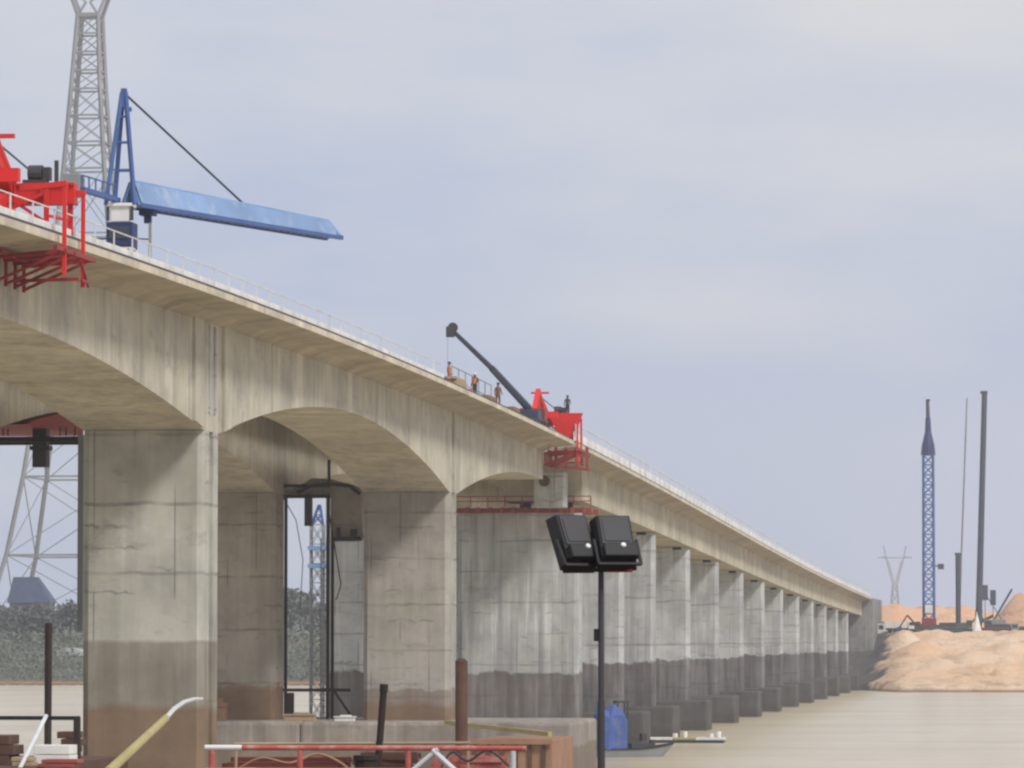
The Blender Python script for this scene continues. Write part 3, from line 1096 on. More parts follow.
for k in range(NJ):
    a, b_ = jsec(k), jsec(k + 1)
    for i in (0, 1):
        m.bar(a[i], b_[i], 0.26)
    if k < NJ - 1:
        mc.bar(a[2], b_[2], 0.16)
    else:
        mc.bar(a[2], b_[0], 0.14)
    for i in (0, 1):
        mc.bar(a[i], b_[2] if k < NJ - 1 else b_[i], 0.15)
        mc.bar(a[2], b_[i], 0.15)
        mc.bar(a[i], a[2], 0.13)
    mc.bar(a[0], b_[1], 0.1)
    mc.bar(a[1], b_[0], 0.1)
for i in (0, 1):                          # added pale fill: lattice washed out by the sky, put into colour
    sgn = -1 if i == 0 else 1
    pn = MB()
    off = side * (sgn * 0.16)
    for k in range(NJ - 1):
        a, b_ = jsec(k), jsec(k + 1)
        for u0, u1 in ((0.08, 0.97),):
            q_ = [a[i].lerp(a[2], u0), b_[i].lerp(b_[2], u0), b_[i].lerp(b_[2], u1), a[i].lerp(a[2], u1)]
            pn.add([v + off for v in q_] + [v + off * 1.2 for v in q_], [(0, 1, 2, 3), (7, 6, 5, 4), (0, 4, 5, 1), (1, 5, 6, 2), (2, 6, 7, 3), (3, 7, 4, 0)])
    pn.build('jib_washed_fill', M['jib_fill'], tcn, split=False)
m.build('jib_bottom_chord', M['blue'], tcn)
mc.build('jib_lattice', M['lblue'], tcn)
m = MB()
kp = jsec(16)[2]
m.pipe([ap + Vector((0.05, 0, -0.1)), kp], 0.07, 6)
m.build('pendant', M['slate'], tcn)
m = MB()
tb = jb.lerp(jt, 0.075)
m.box(tb.x - 0.45, tb.x + 0.45, tb.y - 0.5, tb.y + 0.5, tb.z - 0.45, tb.z - 0.1)
m.box(tb.x - 0.2, tb.x + 0.2, tb.y - 0.2, tb.y + 0.2, tb.z - 0.9, tb.z - 0.45)
m.build('trolley', M['navy'], tcn)
# counter jib towards us on the left
ce = PY(84, 190, 262)
m = MB()
for s_ in (-0.4, 0.4):
    m.bar((cx - 0.3, YC + s_, zc2 + 0.25), (ce.x, ce.y + s_, ce.z), 0.28)
for k in range(6):
    t_ = k / 5
    c_ = Vector((cx - 0.3, YC, zc2 + 0.25)).lerp(ce, t_)
    m.bar(c_ + Vector((0, -0.5, 0)), c_ + Vector((0, 0.5, 0)), 0.12)
    m.bar(c_ + Vector((0, -0.5, 0)), c_ + Vector((0, -0.5, 0.8)), 0.08)
m.bar((cx - 0.3, YC - 0.5, zc2 + 1.05), ce + Vector((0, -0.5, 0.8)), 0.08)
m.build('counter_jib', M['blue'], tcn)
m = MB()
m.box(ce.x - 1.1, ce.x - 0.1, ce.y - 0.7, ce.y + 0.7, ce.z - 0.4, ce.z + 0.9)
m.build('counterweight', M['grey'], tcn, bevel=0.05)

q = PY(150, 254, 219)
m = MB()
m.bar((q.x, 219, zd(219) + 0.302), (q.x, 219, PY(150, 223, 219).z), 0.13)
m.box(q.x - 0.2, q.x + 0.2, 218.8, 219.2, zd(219) + 0.303, zd(219) + 0.34)
m.build('steel_post', M['grey'])
tag(bpy.data.objects['steel_post'], 'thin grey upright post on the deck right of the blue crane cab', 'post')

# ------------------------------------------------------------------ mobile crane and people on the deck
zk = zd(392) + 0.304
base = PY(529, 404, 392)
mcn = thing('mobile_crane', 'small deck crane with slanting slate telescopic boom beside the far red traveller', 'crane', (base.x, 392, zk))
m = MB()
m.box(base.x - 1.2, base.x + 1.2, 390.0, 396.5, zk + 0.5, zk + 1.1)
m.box(base.x - 0.9, base.x + 0.9, 391.0, 394.0, zk + 1.1, zk + 1.9)
m.build('carrier', M['slate'], mcn, bevel=0.06)
m = MB()
m.box(base.x - 1.1, base.x + 1.1, 394.4, 396.4, zk + 1.1, zk + 2.2)
cb = m.build('cab', M['dark_red'], mcn, bevel=0.1)
m = MB()
m.box(base.x - 0.9, base.x + 0.9, 394.34, 394.39, zk + 1.5, zk + 2.05)
m.build('window', M['glass'], cb)
for yy in (391, 393, 395.5):
    for sx in (-1, 1):
        m = MB()
        m.tube((base.x + sx * 0.95, yy, zk + 0.5), (base.x + sx * 1.3, yy, zk + 0.5), 0.5, n=14)
        m.build('wheel', M['tyre'], mcn)
m = MB()
tip = PY(453, 331, 384)
mid = Vector((base.x, 392, base.z)).lerp(tip, 0.5)
m.tube((base.x, 392, base.z - 0.4), mid, 0.33, 0.28, n=6)
m.tube(mid, tip, 0.23, 0.18, n=6)
m.build('boom', M['slate'], mcn)
m = MB()
m.prism_x([(tip.y - 0.3, tip.z - 0.5), (tip.y + 0.3, tip.z - 0.5), (tip.y + 0.3, tip.z + 0.35), (tip.y - 0.3, tip.z + 0.35)], tip.x - 0.55, tip.x + 0.1)
m.tube((tip.x, tip.y - 0.25, tip.z + 0.3), (tip.x, tip.y + 0.25, tip.z + 0.3), 0.4, n=12)
m.build('boom_head', M['dgrey'], mcn)
m = MB()
m.pipe([(tip.x - 0.45, tip.y, tip.z - 0.4), (tip.x - 0.45, tip.y, zd(384) + 2.6)], 0.018, 5)
m.build('hoist_rope', M['grey'], mcn)


def make_person(loc, h, turn, cloth_mat, helmet_mat, label, lean=0.0, vest=False):
    root = thing('person', label, 'person', loc, 'workers on the near deck')
    root.rotation_euler = (0, 0, turn)
    me = bpy.data.meshes.new('body')
    k = h / 1.75
    V = [(0, 0, .95), (0, 0, 1.12), (0, 0.01, 1.32), (0, 0.01, 1.47), (0, -0.01, 1.56), (0, -0.02, 1.66), (0, -0.02, 1.73),
         (.1, 0, .9), (.12, -.04, .5), (.12, 0.03, .1), (.13, -.14, .04),
         (-.1, 0, .9), (-.12, 0.02, .5), (-.12, 0.07, .1), (-.13, -.09, .04),
         (.19, 0, 1.42), (.26, -.02, 1.15), (.22, -.2, .98), (.2, -.3, .95),
         (-.19, 0, 1.42), (-.27, 0.02, 1.14), (-.28, -.08, .9), (-.27, -.1, .8)]
    E = [(0, 1), (1, 2), (2, 3), (3, 4), (4, 5), (5, 6), (0, 7), (7, 8), (8, 9), (9, 10), (0, 11), (11, 12), (12, 13), (13, 14),
         (3, 15), (15, 16), (16, 17), (17, 18), (3, 19), (19, 20), (20, 21), (21, 22)]
    rad = [.16, .15, .17, .1, .06, .1, .07, .1, .075, .05, .05, .1, .075, .05, .05, .075, .05, .04, .04, .075, .05, .04, .04]
    me.from_pydata([(x * k, y * k + lean * z, z * k) for x, y, z in V], E, [])
    me.materials.append(cloth_mat)
    o = bpy.data.objects.new('body', me)
    COL.objects.link(o)
    o.parent = root
    sk = o.modifiers.new('skin', 'SKIN')
    if not me.skin_vertices:
        me.attributes.new('skin_vertices', 'FLOAT', 'POINT')
    for i, r_ in enumerate(rad):
        me.skin_vertices[0].data[i].radius = (r_ * k, r_ * k)
    me.skin_vertices[0].data[0].use_root = True
    sb = o.modifiers.new('sub', 'SUBSURF')
    sb.levels = sb.render_levels = 1
    m = MB()
    for z0, z1, r0, r1 in ((1.0, 1.22, .165, .175), (1.22, 1.42, .175, .17)):
        m.tube((loc[0], loc[1] + lean * z0, loc[2] + z0 * k), (loc[0], loc[1] + lean * z1, loc[2] + z1 * k), r0 * k * 1.12, r1 * k * 1.12, n=14)
    if vest:
        m.build('vest', M['vest'], root, split=False)
    m = MB()
    cz = 1.7 * k
    for z0, z1, r0, r1 in ((0, .06, .135, .13), (.06, .12, .13, .09), (.12, .14, .09, .02)):
        m.tube((0, -.02 + lean * cz, cz + z0), (0, -.02 + lean * cz, cz + z1), r0, r1, n=12)
    m.tube((0, -.05 + lean * cz, cz), (0, -.05 + lean * cz, cz + .015), 0.17, n=12)
    hm_ = m
    off = root.location
    hm_.v = [(p[0] + off[0], p[1] + off[1], p[2] + off[2]) for p in hm_.v]
    hm_.build('helmet', helmet_mat, root)
    return root


M['cloth1'] = paint('brown_work_clothes', (0.19, 0.09, 0.055), 0.2)
M['cloth2'] = paint('dark_work_clothes', (0.06, 0.055, 0.06), 0.2)
M['cloth3'] = paint('orange_work_clothes', (0.45, 0.17, 0.06), 0.2)


def on_deck(px, back):
    """point on the deck surface 'back' metres behind the near kerb, under picture column px"""
    q_ = PX(px, 380, XD - back)
    return Vector((q_.x, q_.y, zd(q_.y) + 0.302))


M['vest'] = paint('orange_safety_vest', (0.75, 0.2, 0.04), 0.1)
p = on_deck(498, 0.5)
make_person(p, 1.85, R(40), M['cloth1'], M['dgrey'], 'person in brown work clothes standing under the middle of the slate boom')
p = on_deck(475, 0.5)
make_person(p, 1.72, R(-30), M['cloth2'], M['white'], 'shorter person in dark clothes and orange vest between two colleagues near the deck edge', vest=True)
p = on_deck(449, 0.8)
make_person(p, 1.75, R(100), M['cloth3'], M['dgrey'], 'leftmost person, in orange, standing below the tip of the slate boom')
p = Vector((on_deck(537, 1.0).x, 411, zd(411) + 2.81))
make_person(p, 1.7, R(10), M['dark_red'] if False else M['cloth2'], M['dgrey'], 'person in dark clothes standing on the beam of the far red traveller')

q = on_deck(486, 1.6)
m = MB()
for i in range(6):
    m.box(q.x - 0.6, q.x + 0.6, q.y - 3 + i * 0.05, q.y + 3 - i * 0.1, q.z + i * 0.16, q.z + i * 0.16 + 0.13)
tag(m.build('timber_stack', M['wood']), 'low stack of pale timber boards on deck behind the workers', 'timber stack')
q = on_deck(462, 1.3)
m = MB()
for i in range(7):
    m.bar((q.x, q.y - 6 + i * 4, zd(q.y - 6 + i * 4) + .3), (q.x, q.y - 6 + i * 4, zd(q.y - 6 + i * 4) + 2.2), 0.07)
    if i < 6:
        for hh in (1.2, 2.15):
            m.bar((q.x, q.y - 6 + i * 4, zd(q.y - 6 + i * 4) + hh), (q.x, q.y - 2 + i * 4, zd(q.y - 2 + i * 4) + hh), 0.06)
tag(m.build('edge_barrier', M['grey']), 'thin grey temporary rail on deck behind workers, left of far traveller', 'barrier')

for px, ln, hh, mt, nm, lab in ((455, 6, .8, 'wood', 'timber_stack', 'tan timber stack on the deck beneath the tip of the slate boom'), (486, 5, .55, 'rust_lt', 'rebar_bundle', 'orange rusty rebar bundle on deck between two workers'), (511, 4, .6, 'rust_lt', 'steel_crate', 'rusty steel crate on deck beside the taller brown worker')):
    q = on_deck(px, 0.75)
    m = MB()
    for i in range(4):
        for j in range(3):
            m.box(q.x - .5 + j * .34, q.x - .5 + j * .34 + .3, q.y - ln / 2 + rnd.uniform(-.3, .3), q.y + ln / 2 + rnd.uniform(-.3, .3), q.z + .03 + hh * i / 4, q.z + .03 + hh * (i + 1) / 4 - .03)
    tag(m.build(nm, M[mt]), lab, nm.replace('_', ' '))

# ------------------------------------------------------------------ power pylons
YPy = 1290.0


def pylon_big():
    prof = [(640, 92), (556, 69), (478, 55), (400, 44), (300, 33), (170, 21), (90, 15), (16, 10.5)]
    cxp = [88, 88, 88, 88, 88, 88, 88.5, 90]
    pts = []
    for (py, hw), cx_ in zip(prof, cxp):
        q_ = PY(cx_, py, YPy)
        pts.append((q_, hw * YPy / F))
    r = thing('power_pylon', 'tall grey lattice power pylon behind the near deck, its top cut by the frame', 'pylon', (pts[0][0].x, YPy, 3))
    legs, br = [MB() for _ in range(4)], MB()

    def ring(q_, h_):
        return [q_ + Vector((sx * h_, sy * h_, 0)) for sx, sy in ((-1, -1), (1, -1), (1, 1), (-1, 1))]
    nb = [1, 1, 1, 2, 2, 3, 4]
    for (qa, ha), (qb, hb), n in zip(pts, pts[1:], nb):
        for k in range(n):
            a_ = ring(qa.lerp(qb, k / n), ha + (hb - ha) * k / n)
            b2 = ring(qa.lerp(qb, (k + 1) / n), ha + (hb - ha) * (k + 1) / n)
            for i in range(4):
                legs[i].bar(a_[i], b2[i], 0.95)
                br.bar(b2[i], b2[(i + 1) % 4], 0.5)
                br.bar(a_[i], b2[(i + 1) % 4], 0.24)
                br.bar(a_[(i + 1) % 4], b2[i], 0.24)
    q_, h_ = pts[0]
    for lg, p_ in zip(legs, ring(q_, h_)):
        lg.bar(p_, p_ + Vector((0, 0, -(p_.z - 2))), 1.1)
    for q_ in legs:
        q_.build('leg', M['grey'], r, split=False)
    br.build('bracing', M['grey'], r)
    hd = MB()
    k = YPy / F
    top, ht = pts[-1]
    for sx in (-1, 1):
        for sy in (-1, 1):
            a_ = top + Vector((sx * ht, sy * ht, 0))
            b2 = top + Vector((sx * 34 * k, sy * 5 * k, 62 * k))
            hd.bar(a_, b2, 0.9)
            hd.bar(b2, top + Vector((sx * 18 * k, sy * 4 * k, 96 * k)), 0.8)
            hd.bar(b2, top + Vector((sx * 20 * k, sy * ht, 26 * k)) + Vector((-sx * 12 * k, 0, 4 * k)), 0.5)
        hd.bar(top + Vector((sx * ht, -ht, 0)), top + Vector((sx * 2 * k, -ht, 13 * k)), 0.6)
        hd.bar(top + Vector((sx * 2 * k, -ht, 13 * k)), top + Vector((sx * 14 * k, -ht, 22 * k)), 0.5)
    for sy in (-1, 1):
        hd.bar(top + Vector((-ht, sy * ht, 0)), top + Vector((ht, sy * ht, 0)), 1.1)
        hd.bar(top + Vector((-46 * k, sy * 4 * k, 96 * k)), top + Vector((46 * k, sy * 4 * k, 96 * k)), 0.8)
        for i in range(8):
            x_ = -46 * k + 92 * k * i / 8
            hd.bar(top + Vector((x_, sy * 4 * k, 96 * k)), top + Vector((x_ + 5.75 * k, sy * 4 * k, 102 * k)), 0.4)
            hd.bar(top + Vector((x_ + 5.75 * k, sy * 4 * k, 102 * k)), top + Vector((x_ + 11.5 * k, sy * 4 * k, 96 * k)), 0.4)
    hd.build('crossarm_head', M['grey'], r)


pylon_big()


def pylon_small():
    Yp = 3000
    k = Yp / F
    q_ = PY(895, 597, Yp)
    r = thing('power_pylon', 'small faint cat-ear power pylon on the horizon beyond the viaduct end', 'pylon', (q_.x, Yp, 5))
    m = MB()
    lattice(m, (q_.x, Yp, 5), 7 * k, (q_.x, Yp, q_.z + 12 * k), 2.2 * k, 7, 0.7, 0.4)
    m.build('body', M['grey'], r)
    m = MB()
    c_ = q_ + Vector((0, 0, 12 * k))
    for sx in (-1, 1):
        a_, b2 = c_ + Vector((sx * 2 * k, 0, 0)), c_ + Vector((sx * 9 * k, 0, 28 * k))
        m.bar(a_, b2, .8)
        m.bar(c_, b2 + Vector((-sx * 2.5 * k, 0, -4 * k)), .6)
        m.bar(b2, b2 + Vector((sx * 2 * k, 0, 11 * k)), .7)
        m.bar(b2, b2 + Vector((sx * 8 * k, 0, -1 * k)), .6)
    m.bar(c_ + Vector((-12 * k, 0, 27 * k)), c_ + Vector((12 * k, 0, 27 * k)), .6)
    m.build('crossarm_head', M['grey'], r)


pylon_small()

# ------------------------------------------------------------------ trees, houses on the left bank
def make_tree(name, label, loc, h, rad, seed, leaf, group):
    rr = random.Random(seed)
    r = thing(name, label, 'tree', loc, group)
    x, y, z = loc
    m = MB()
    m.tube((x, y, z - 0.5), (x + rr.uniform(-.4, .4), y, z + h * 0.45), h * 0.028, h * 0.018, n=7)
    for i in range(6):
        t_ = rr.uniform(0, 6.28)
        z0 = z + h * rr.uniform(0.28, 0.45)
        m.tube((x, y, z0), (x + math.cos(t_) * rad * .6, y + math.sin(t_) * rad * .6, z0 + h * rr.uniform(.15, .35)), h * 0.012, h * 0.004, n=5)
    m.build('trunk', M['bark'], r)
    m = MB()
    clumps = []
    for i in range(18):
        t_, u = rr.uniform(0, 6.28), rr.uniform(0, 1)
        zz = 0.3 + 0.62 * u
        lim = rad * math.sqrt(max(0.05, 1 - ((zz - 0.58) / 0.42) ** 2))
        q_ = lim * math.sqrt(rr.random()) * 0.9
        clumps.append((x + math.cos(t_) * q_, y + math.sin(t_) * q_, z + h * zz, rad * rr.uniform(0.22, 0.42)))
    vs, fs = [], []
    for cx_, cy_, cz_, cr_ in clumps:
        for j in range(46):
            d = Vector((rr.gauss(0, 1), rr.gauss(0, 1), rr.gauss(0, .8))).normalized() * cr_ * rr.uniform(.55, 1.1)
            c_ = Vector((cx_, cy_, cz_)) + d
            s_ = rr.uniform(0.35, 0.75)
            a_ = Vector((rr.gauss(0, 1), rr.gauss(0, 1), rr.gauss(0, 1))).normalized()
            b2 = a_.cross(Vector((rr.gauss(0, 1), rr.gauss(0, 1), rr.gauss(0, 1)))).normalized()
            o = len(vs)
            vs += [c_ - a_ * s_, c_ + b2 * s_ * .6, c_ + a_ * s_, c_ - b2 * s_ * .6]
            fs.append((o, o + 1, o + 2, o + 3))
    m.add(vs, fs)
    m.build('crown', leaf, r)
    return r


tree_spots = [(-8, 612, 1215, 0), (6, 606, 1225, 1), (20, 609, 1205, 0), (36, 604, 1235, 1), (47, 611, 1208, 0), (60, 603, 1230, 1), (70, 600, 1212, 0), (82, 604, 1222, 1),
              (92, 607, 1226, 0), (279, 590, 1250, 0), (291, 588, 1230, 1), (301, 592, 1240, 0), (312, 602, 1225, 1), (324, 604, 1236, 0), (338, 603, 1230, 1)]
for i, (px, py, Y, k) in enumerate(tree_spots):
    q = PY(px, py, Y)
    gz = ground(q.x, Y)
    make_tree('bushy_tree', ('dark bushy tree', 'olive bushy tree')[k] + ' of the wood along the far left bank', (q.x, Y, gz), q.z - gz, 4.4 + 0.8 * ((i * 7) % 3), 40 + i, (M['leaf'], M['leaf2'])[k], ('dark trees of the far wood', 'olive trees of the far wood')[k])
# low scrub in front of the wood
vs, fs = [], []
rs = random.Random(5)
for i in range(5200):
    if i % 3:
        px, Y = rs.uniform(-12, 90), rs.uniform(1146, 1215)
    else:
        px, Y = rs.uniform(278, 342), rs.uniform(1146, 1215)
    q = PY(px, 650, Y)
    gz = ground(q.x, Y)
    c_ = Vector((q.x, Y, gz + abs(rs.gauss(0, 1.5)) * (0.6 + (fbm(q.x, Y, 0.05, 4) + 0.5))))
    s_ = rs.uniform(.25, .6)
    a_ = Vector((rs.gauss(0, 1), rs.gauss(0, 1), rs.gauss(0, 1))).normalized()
    b2 = a_.cross(Vector((rs.gauss(0, 1), rs.gauss(0, 1), rs.gauss(0, 1)))).normalized()
    o = len(vs)
    vs += [c_ - a_ * s_, c_ + b2 * s_ * .6, c_ + a_ * s_, c_ - b2 * s_ * .6]
    fs.append((o, o + 1, o + 2, o + 3))
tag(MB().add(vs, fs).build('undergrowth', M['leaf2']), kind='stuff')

q0, q1 = PY(10, 603, 1243), PY(54, 577, 1243)
hs = thing('house', 'house with blue hipped roof rising above the trees on the left bank', 'house', ((q0.x + q1.x) / 2, 1243, 5))
m = MB()
m.box(q0.x + .6, q1.x - .6, 1239.6, 1247.4, 4, q0.z + 0.1)
m.build('wall', M['wall'], hs)
m = MB()
zt = q1.z
m.add([(q0.x, 1239, q0.z), (q1.x, 1239, q0.z), (q1.x, 1248, q0.z), (q0.x, 1248, q0.z),
       (q0.x + 1.0, 1242.5, zt), (q1.x - 4.4, 1242.5, zt), (q1.x - 4.4, 1244.5, zt), (q0.x + 1.0, 1244.5, zt)],
      [(0, 1, 5, 4), (1, 2, 6, 5), (2, 3, 7, 6), (3, 0, 4, 7), (4, 5, 6, 7), (3, 2, 1, 0)])
m.build('roof', M['roofblue'], hs)
for pxs in (16, 26, 36, 46):
    m = MB()
    q = PY(pxs, 612, 1239)
    m.box(q.x - .6, q.x + .6, 1239.52, 1239.59, q.z - .7, q.z + .7)
    m.build('window', M['glass'], hs)


def shed(px, py, Y, wpx, hpx, label, arched=True):
    k = Y / F
    q_ = PY(px, py, Y)
    w_, h_ = wpx * k, hpx * k
    gz = min(ground(q_.x, Y) - 0.3, q_.z - .5)
    r = thing('shed', label, 'shed', (q_.x, Y, gz), 'white sheds on the left bank')
    if arched:
        poly = [(-w_ / 2, 0)] + [(-w_ / 2 * math.cos(a), h_ * 0.55 + h_ * 0.45 * math.sin(a)) for a in [math.pi * i / 8 for i in range(9)]] + [(w_ / 2, 0)]
        m = MB()
        n = len(poly)
        z0 = q_.z
        vs = [(q_.x + x_, Y, z0 + z_) for x_, z_ in poly] + [(q_.x + x_, Y + 8, z0 + z_) for x_, z_ in poly]
        m.add(vs, [(i, (i + 1) % n, n + (i + 1) % n, n + i) for i in range(n)] + [tuple(range(n)), tuple(range(2 * n - 1, n - 1, -1))])
        m.build('cover', M['dull_white'], r)
        m = MB()
        m.box(q_.x - w_ * .42, q_.x + w_ * .42, Y + .3, Y + 7.7, gz, z0 - 0.003)
        m.build('plinth', M['hill'], r)
    else:
        m = MB()
        m.box(q_.x - w_ / 2, q_.x + w_ / 2, Y, Y + 5, gz, q_.z + h_ * .6)
        m.build('wall', M['dull_white'], r)
        m = MB()
        m.box(q_.x - w_ / 2 - .3, q_.x + w_ / 2 + .3, Y - .4, Y + 5.4, q_.z + h_ * .6 + .003, q_.z + h_)
        m.build('roof', M['dgrey'], r)


shed(3, 638, 1208, 15, 7, 'white arched shed at the left frame edge below the trees')
shed(26, 637, 1208, 12, 6, 'smaller white arched shed under the blue roofed house')
shed(69, 656, 1180, 26, 8, 'low white shed with dark roof just left of the first pier')

# rust-red floating pipeline along the bank
m = MB()
for i in range(30):
    a = PY(-20 + i * 14, 687, 1118)
    b_ = PY(-20 + (i + 1) * 14, 687, 1118)
    m.tube((a.x, 1118, 0.35), (b_.x, 1118, 0.35), 0.42, n=8)
    m.box(a.x - .5, a.x + .5, 1117.1, 1118.9, -0.1, 0.7)
tag(m.build('floating_pipe', M['rust_lt']), 'long reddish pipeline floating along the far left bank', 'pipeline')

# ------------------------------------------------------------------ machines on the sand bank
YB = 1120.0
KB = YB / F


def at_bank(px, py, Y=YB):
    q_ = PY(px, py, Y)
    return q_.x, Y, ground(q_.x, Y)


# blue drilling rig with lattice mast
x, y, z = at_bank(929, 628)
rg = thing('drilling_rig', 'drilling rig with tall blue lattice mast on the sand bank', 'drilling rig', (x, y, z))
zt1, zt2, zt3 = (PY(929, v, YB).z for v in (455, 432, 400))
m = MB()
lattice(m, (x, y, z + 2.0), 1.25, (x, y, zt1), 1.15, 17, 0.42, 0.26)
m.build('mast', M['blue'], rg)
m = MB()
m.tube((x, y, zt1), (x, y, PY(929, 445, YB).z), 1.75, 1.5, n=8)
m.tube((x, y, PY(929, 445, YB).z), (x, y, zt2), 1.5, 0.75, n=8)
m.tube((x, y, zt2), (x, y, PY(929, 418, YB).z), 0.75, 0.6, n=8)
m.build('mast_head', M['navy'], rg)
m = MB()
m.tube((x, y, PY(929, 418, YB).z), (x - 0.1, y, zt3), 0.55, 0.45, n=6)
m.box(x - .5, x + .5, y - .5, y + .5, zt3 - .3, zt3 + .2)
m.build('kelly_bar', M['slate'], rg)
for sx in (-1, 1):
    m = MB()
    m.prism_x([(y - 3, z + .3), (y - 2.4, z - .1), (y + 2.4, z - .1), (y + 3, z + .3), (y + 3, z + .8), (y + 2.4, z + 1.1), (y - 2.4, z + 1.1), (y - 3, z + .8)], x + sx * 1.6 - .4, x + sx * 1.6 + .4)
    m.build('track', M['tyre'], rg)
m = MB()
m.box(x - 1.7, x + 1.7, y - 1.5, y + 4, z + 1.2, z + 3.4)
m.build('machine_house', M['dark_red'], rg, bevel=0.1)
m = MB()
m.box(x - .9, x + .9, y - 2.0, y - 1.51, z + 4.6, z + 6.4)
m.build('control_box', M['white'], rg, bevel=0.1)
m = MB()
zz = PY(937, 566, YB).z
m.bar((x + 1.0, y - .5, zz), (x + 2.6, y - .5, zz), 0.3)
m.box(x + 2.2, x + 3.6, y - 1, y, zz - .8, zz + .5)
m.build('drill_drive', M['slate'], rg)

# piling rig with leaning leader
x, y, z = at_bank(979, 618)
pr = thing('piling_rig', 'piling rig with tall slightly leaning dark leader mast on the sand bank', 'piling rig', (x, y, z))
zl = PY(979, 610, YB)
tp = PY(984.5, 394, YB)
m = MB()
m.tube((x - .2, y, z + 1.5), zl, 0.9, n=10)
m.tube(zl, tp, 0.82, 0.68, n=10)
m.build('leader', M['slate'], pr)
m = MB()
m.box(tp.x - 1.0, tp.x + .7, y - .6, y + .6, tp.z, tp.z + .7)
m.build('leader_head', M['dgrey'], pr)
m = MB()
m.box(x + 1.2, x + 6.4, y - 1.5, y + 1.8, z + 1.6, z + 3.6)
hs_ = m.build('machine_house', M['grey'], pr, bevel=0.12)
m = MB()
m.box(x + 1.3, x + 3.0, y - 1.7, y - 1.51, z + 2.4, z + 3.4)
m.build('window', M['glass'], hs_)
m = MB()
m.prism_x([(y - 2.2, z + .3), (y - 1.8, z - .1), (y + 1.8, z - .1), (y + 2.2, z + .3), (y + 2.2, z + 1), (y + 1.8, z + 1.4), (y - 1.8, z + 1.4), (y - 2.2, z + 1)], x - .5, x + 6)
m.build('track', M['tyre'], pr)
m = MB()
m.bar((x + 3.5, y, z + 3.4), PY(1012, 589, YB), 0.5)
m.bar((x + .3, y, z + 3.0), (x + 3.4, y, z + 4.6), 0.7)
m.bar((x + 5.5, y, z + 3.4), zl + Vector((.8, 0, 5)), 0.2)
m.build('backstay', M['dgrey'], pr)

# light pole-like crane boom with rope, and the short pile
x, y, z = at_bank(960, 616)
m = MB()
a, b_ = PY(958.5, 600, YB + 6), PY(967, 398, YB + 6)
m.tube((a.x, YB + 6, ground(a.x, YB + 6) - .2), b_, 0.28, 0.2, n=6)
tag(m.build('slim_mast', M['grey']), 'very slim pale mast between the blue rig and the dark leader', 'mast')
m = MB()
a = PY(958, 555, YB)
m.tube((a.x, YB, ground(a.x, YB) - .3), (a.x, YB, a.z), 0.62, n=10)
m.box(a.x - .8, a.x + .8, YB - .6, YB + .6, a.z, a.z + .5)
tag(m.build('steel_pile', M['slate']), 'short dark upright pile left of the tall leaning leader', 'pile')
for px, py, lab in ((985, 587, 'left one of two small dark lamp heads right of the leader'), (993, 592, 'right and larger of two small dark lamp heads beside the leader')):
    q = PY(px, py, YB + 30)
    r = thing('site_lamp', lab, 'lamp', (q.x, YB + 30, ground(q.x, YB + 30)), 'site lamps behind the piling rig')
    m = MB()
    m.tube((q.x, YB + 30, ground(q.x, YB + 30) - .2), (q.x, YB + 30, q.z - 2), 0.12, n=6)
    m.build('pole', M['grey'], r)
    m = MB()
    m.box(q.x - .7, q.x + .7, YB + 29.6, YB + 30.4, q.z - 3.2, q.z + .5)
    m.build('lamp_head', M['slate'], r, bevel=.15)


def wheel_pair(par, x, y, z, rad, w_, half):
    for s_ in (-1, 1):
        m_ = MB()
        m_.tube((x, y + s_ * half - w_ / 2, z + rad), (x, y + s_ * half + w_ / 2, z + rad), rad, n=14)
        m_.build('wheel', M['tyre'], par)


def make_truck(px, Y, label, bodym, cabm, flip=1):
    x_, y_, z_ = at_bank(px, 625, Y)
    r = thing('tipper_truck', label, 'truck', (x_, y_, z_), 'trucks on the sand bank')
    m_ = MB()
    m_.add([(x_ - 2.6 * flip, y_ - 1.2, z_ + 1.2), (x_ + 2.2 * flip, y_ - 1.2, z_ + 1.2), (x_ + 2.2 * flip, y_ + 1.2, z_ + 1.2), (x_ - 2.6 * flip, y_ + 1.2, z_ + 1.2),
            (x_ - 3.2 * flip, y_ - 1.3, z_ + 2.7), (x_ + 2.3 * flip, y_ - 1.3, z_ + 2.7), (x_ + 2.3 * flip, y_ + 1.3, z_ + 2.7), (x_ - 3.2 * flip, y_ + 1.3, z_ + 2.7)],
           [(0, 3, 2, 1), (4, 5, 6, 7), (0, 1, 5, 4), (1, 2, 6, 5), (2, 3, 7, 6), (3, 0, 4, 7)])
    m_.build('tipper_bed', bodym, r)
    m_ = MB()
    xa, xb = sorted((x_ + 2.4 * flip, x_ + 4.2 * flip))
    m_.box(xa, xb, y_ - 1.2, y_ + 1.2, z_ + .9, z_ + 2.9)
    c_ = m_.build('cab', cabm, r, bevel=.15)
    m_ = MB()
    m_.box(xa + .3, xb - .3, y_ - 1.24, y_ - 1.21, z_ + 1.8, z_ + 2.6)
    m_.build('window', M['glass'], c_)
    m_ = MB()
    xa, xb = sorted((x_ - 2.8 * flip, x_ + 4.1 * flip))
    m_.box(xa, xb, y_ - .5, y_ + .5, z_ + .7, z_ + 1.15)
    m_.build('chassis', M['dgrey'], r)
    for dx in (-1.9, -.6, 3.3):
        wheel_pair(r, x_ + dx * flip, y_, z_, .55, .4, .95)


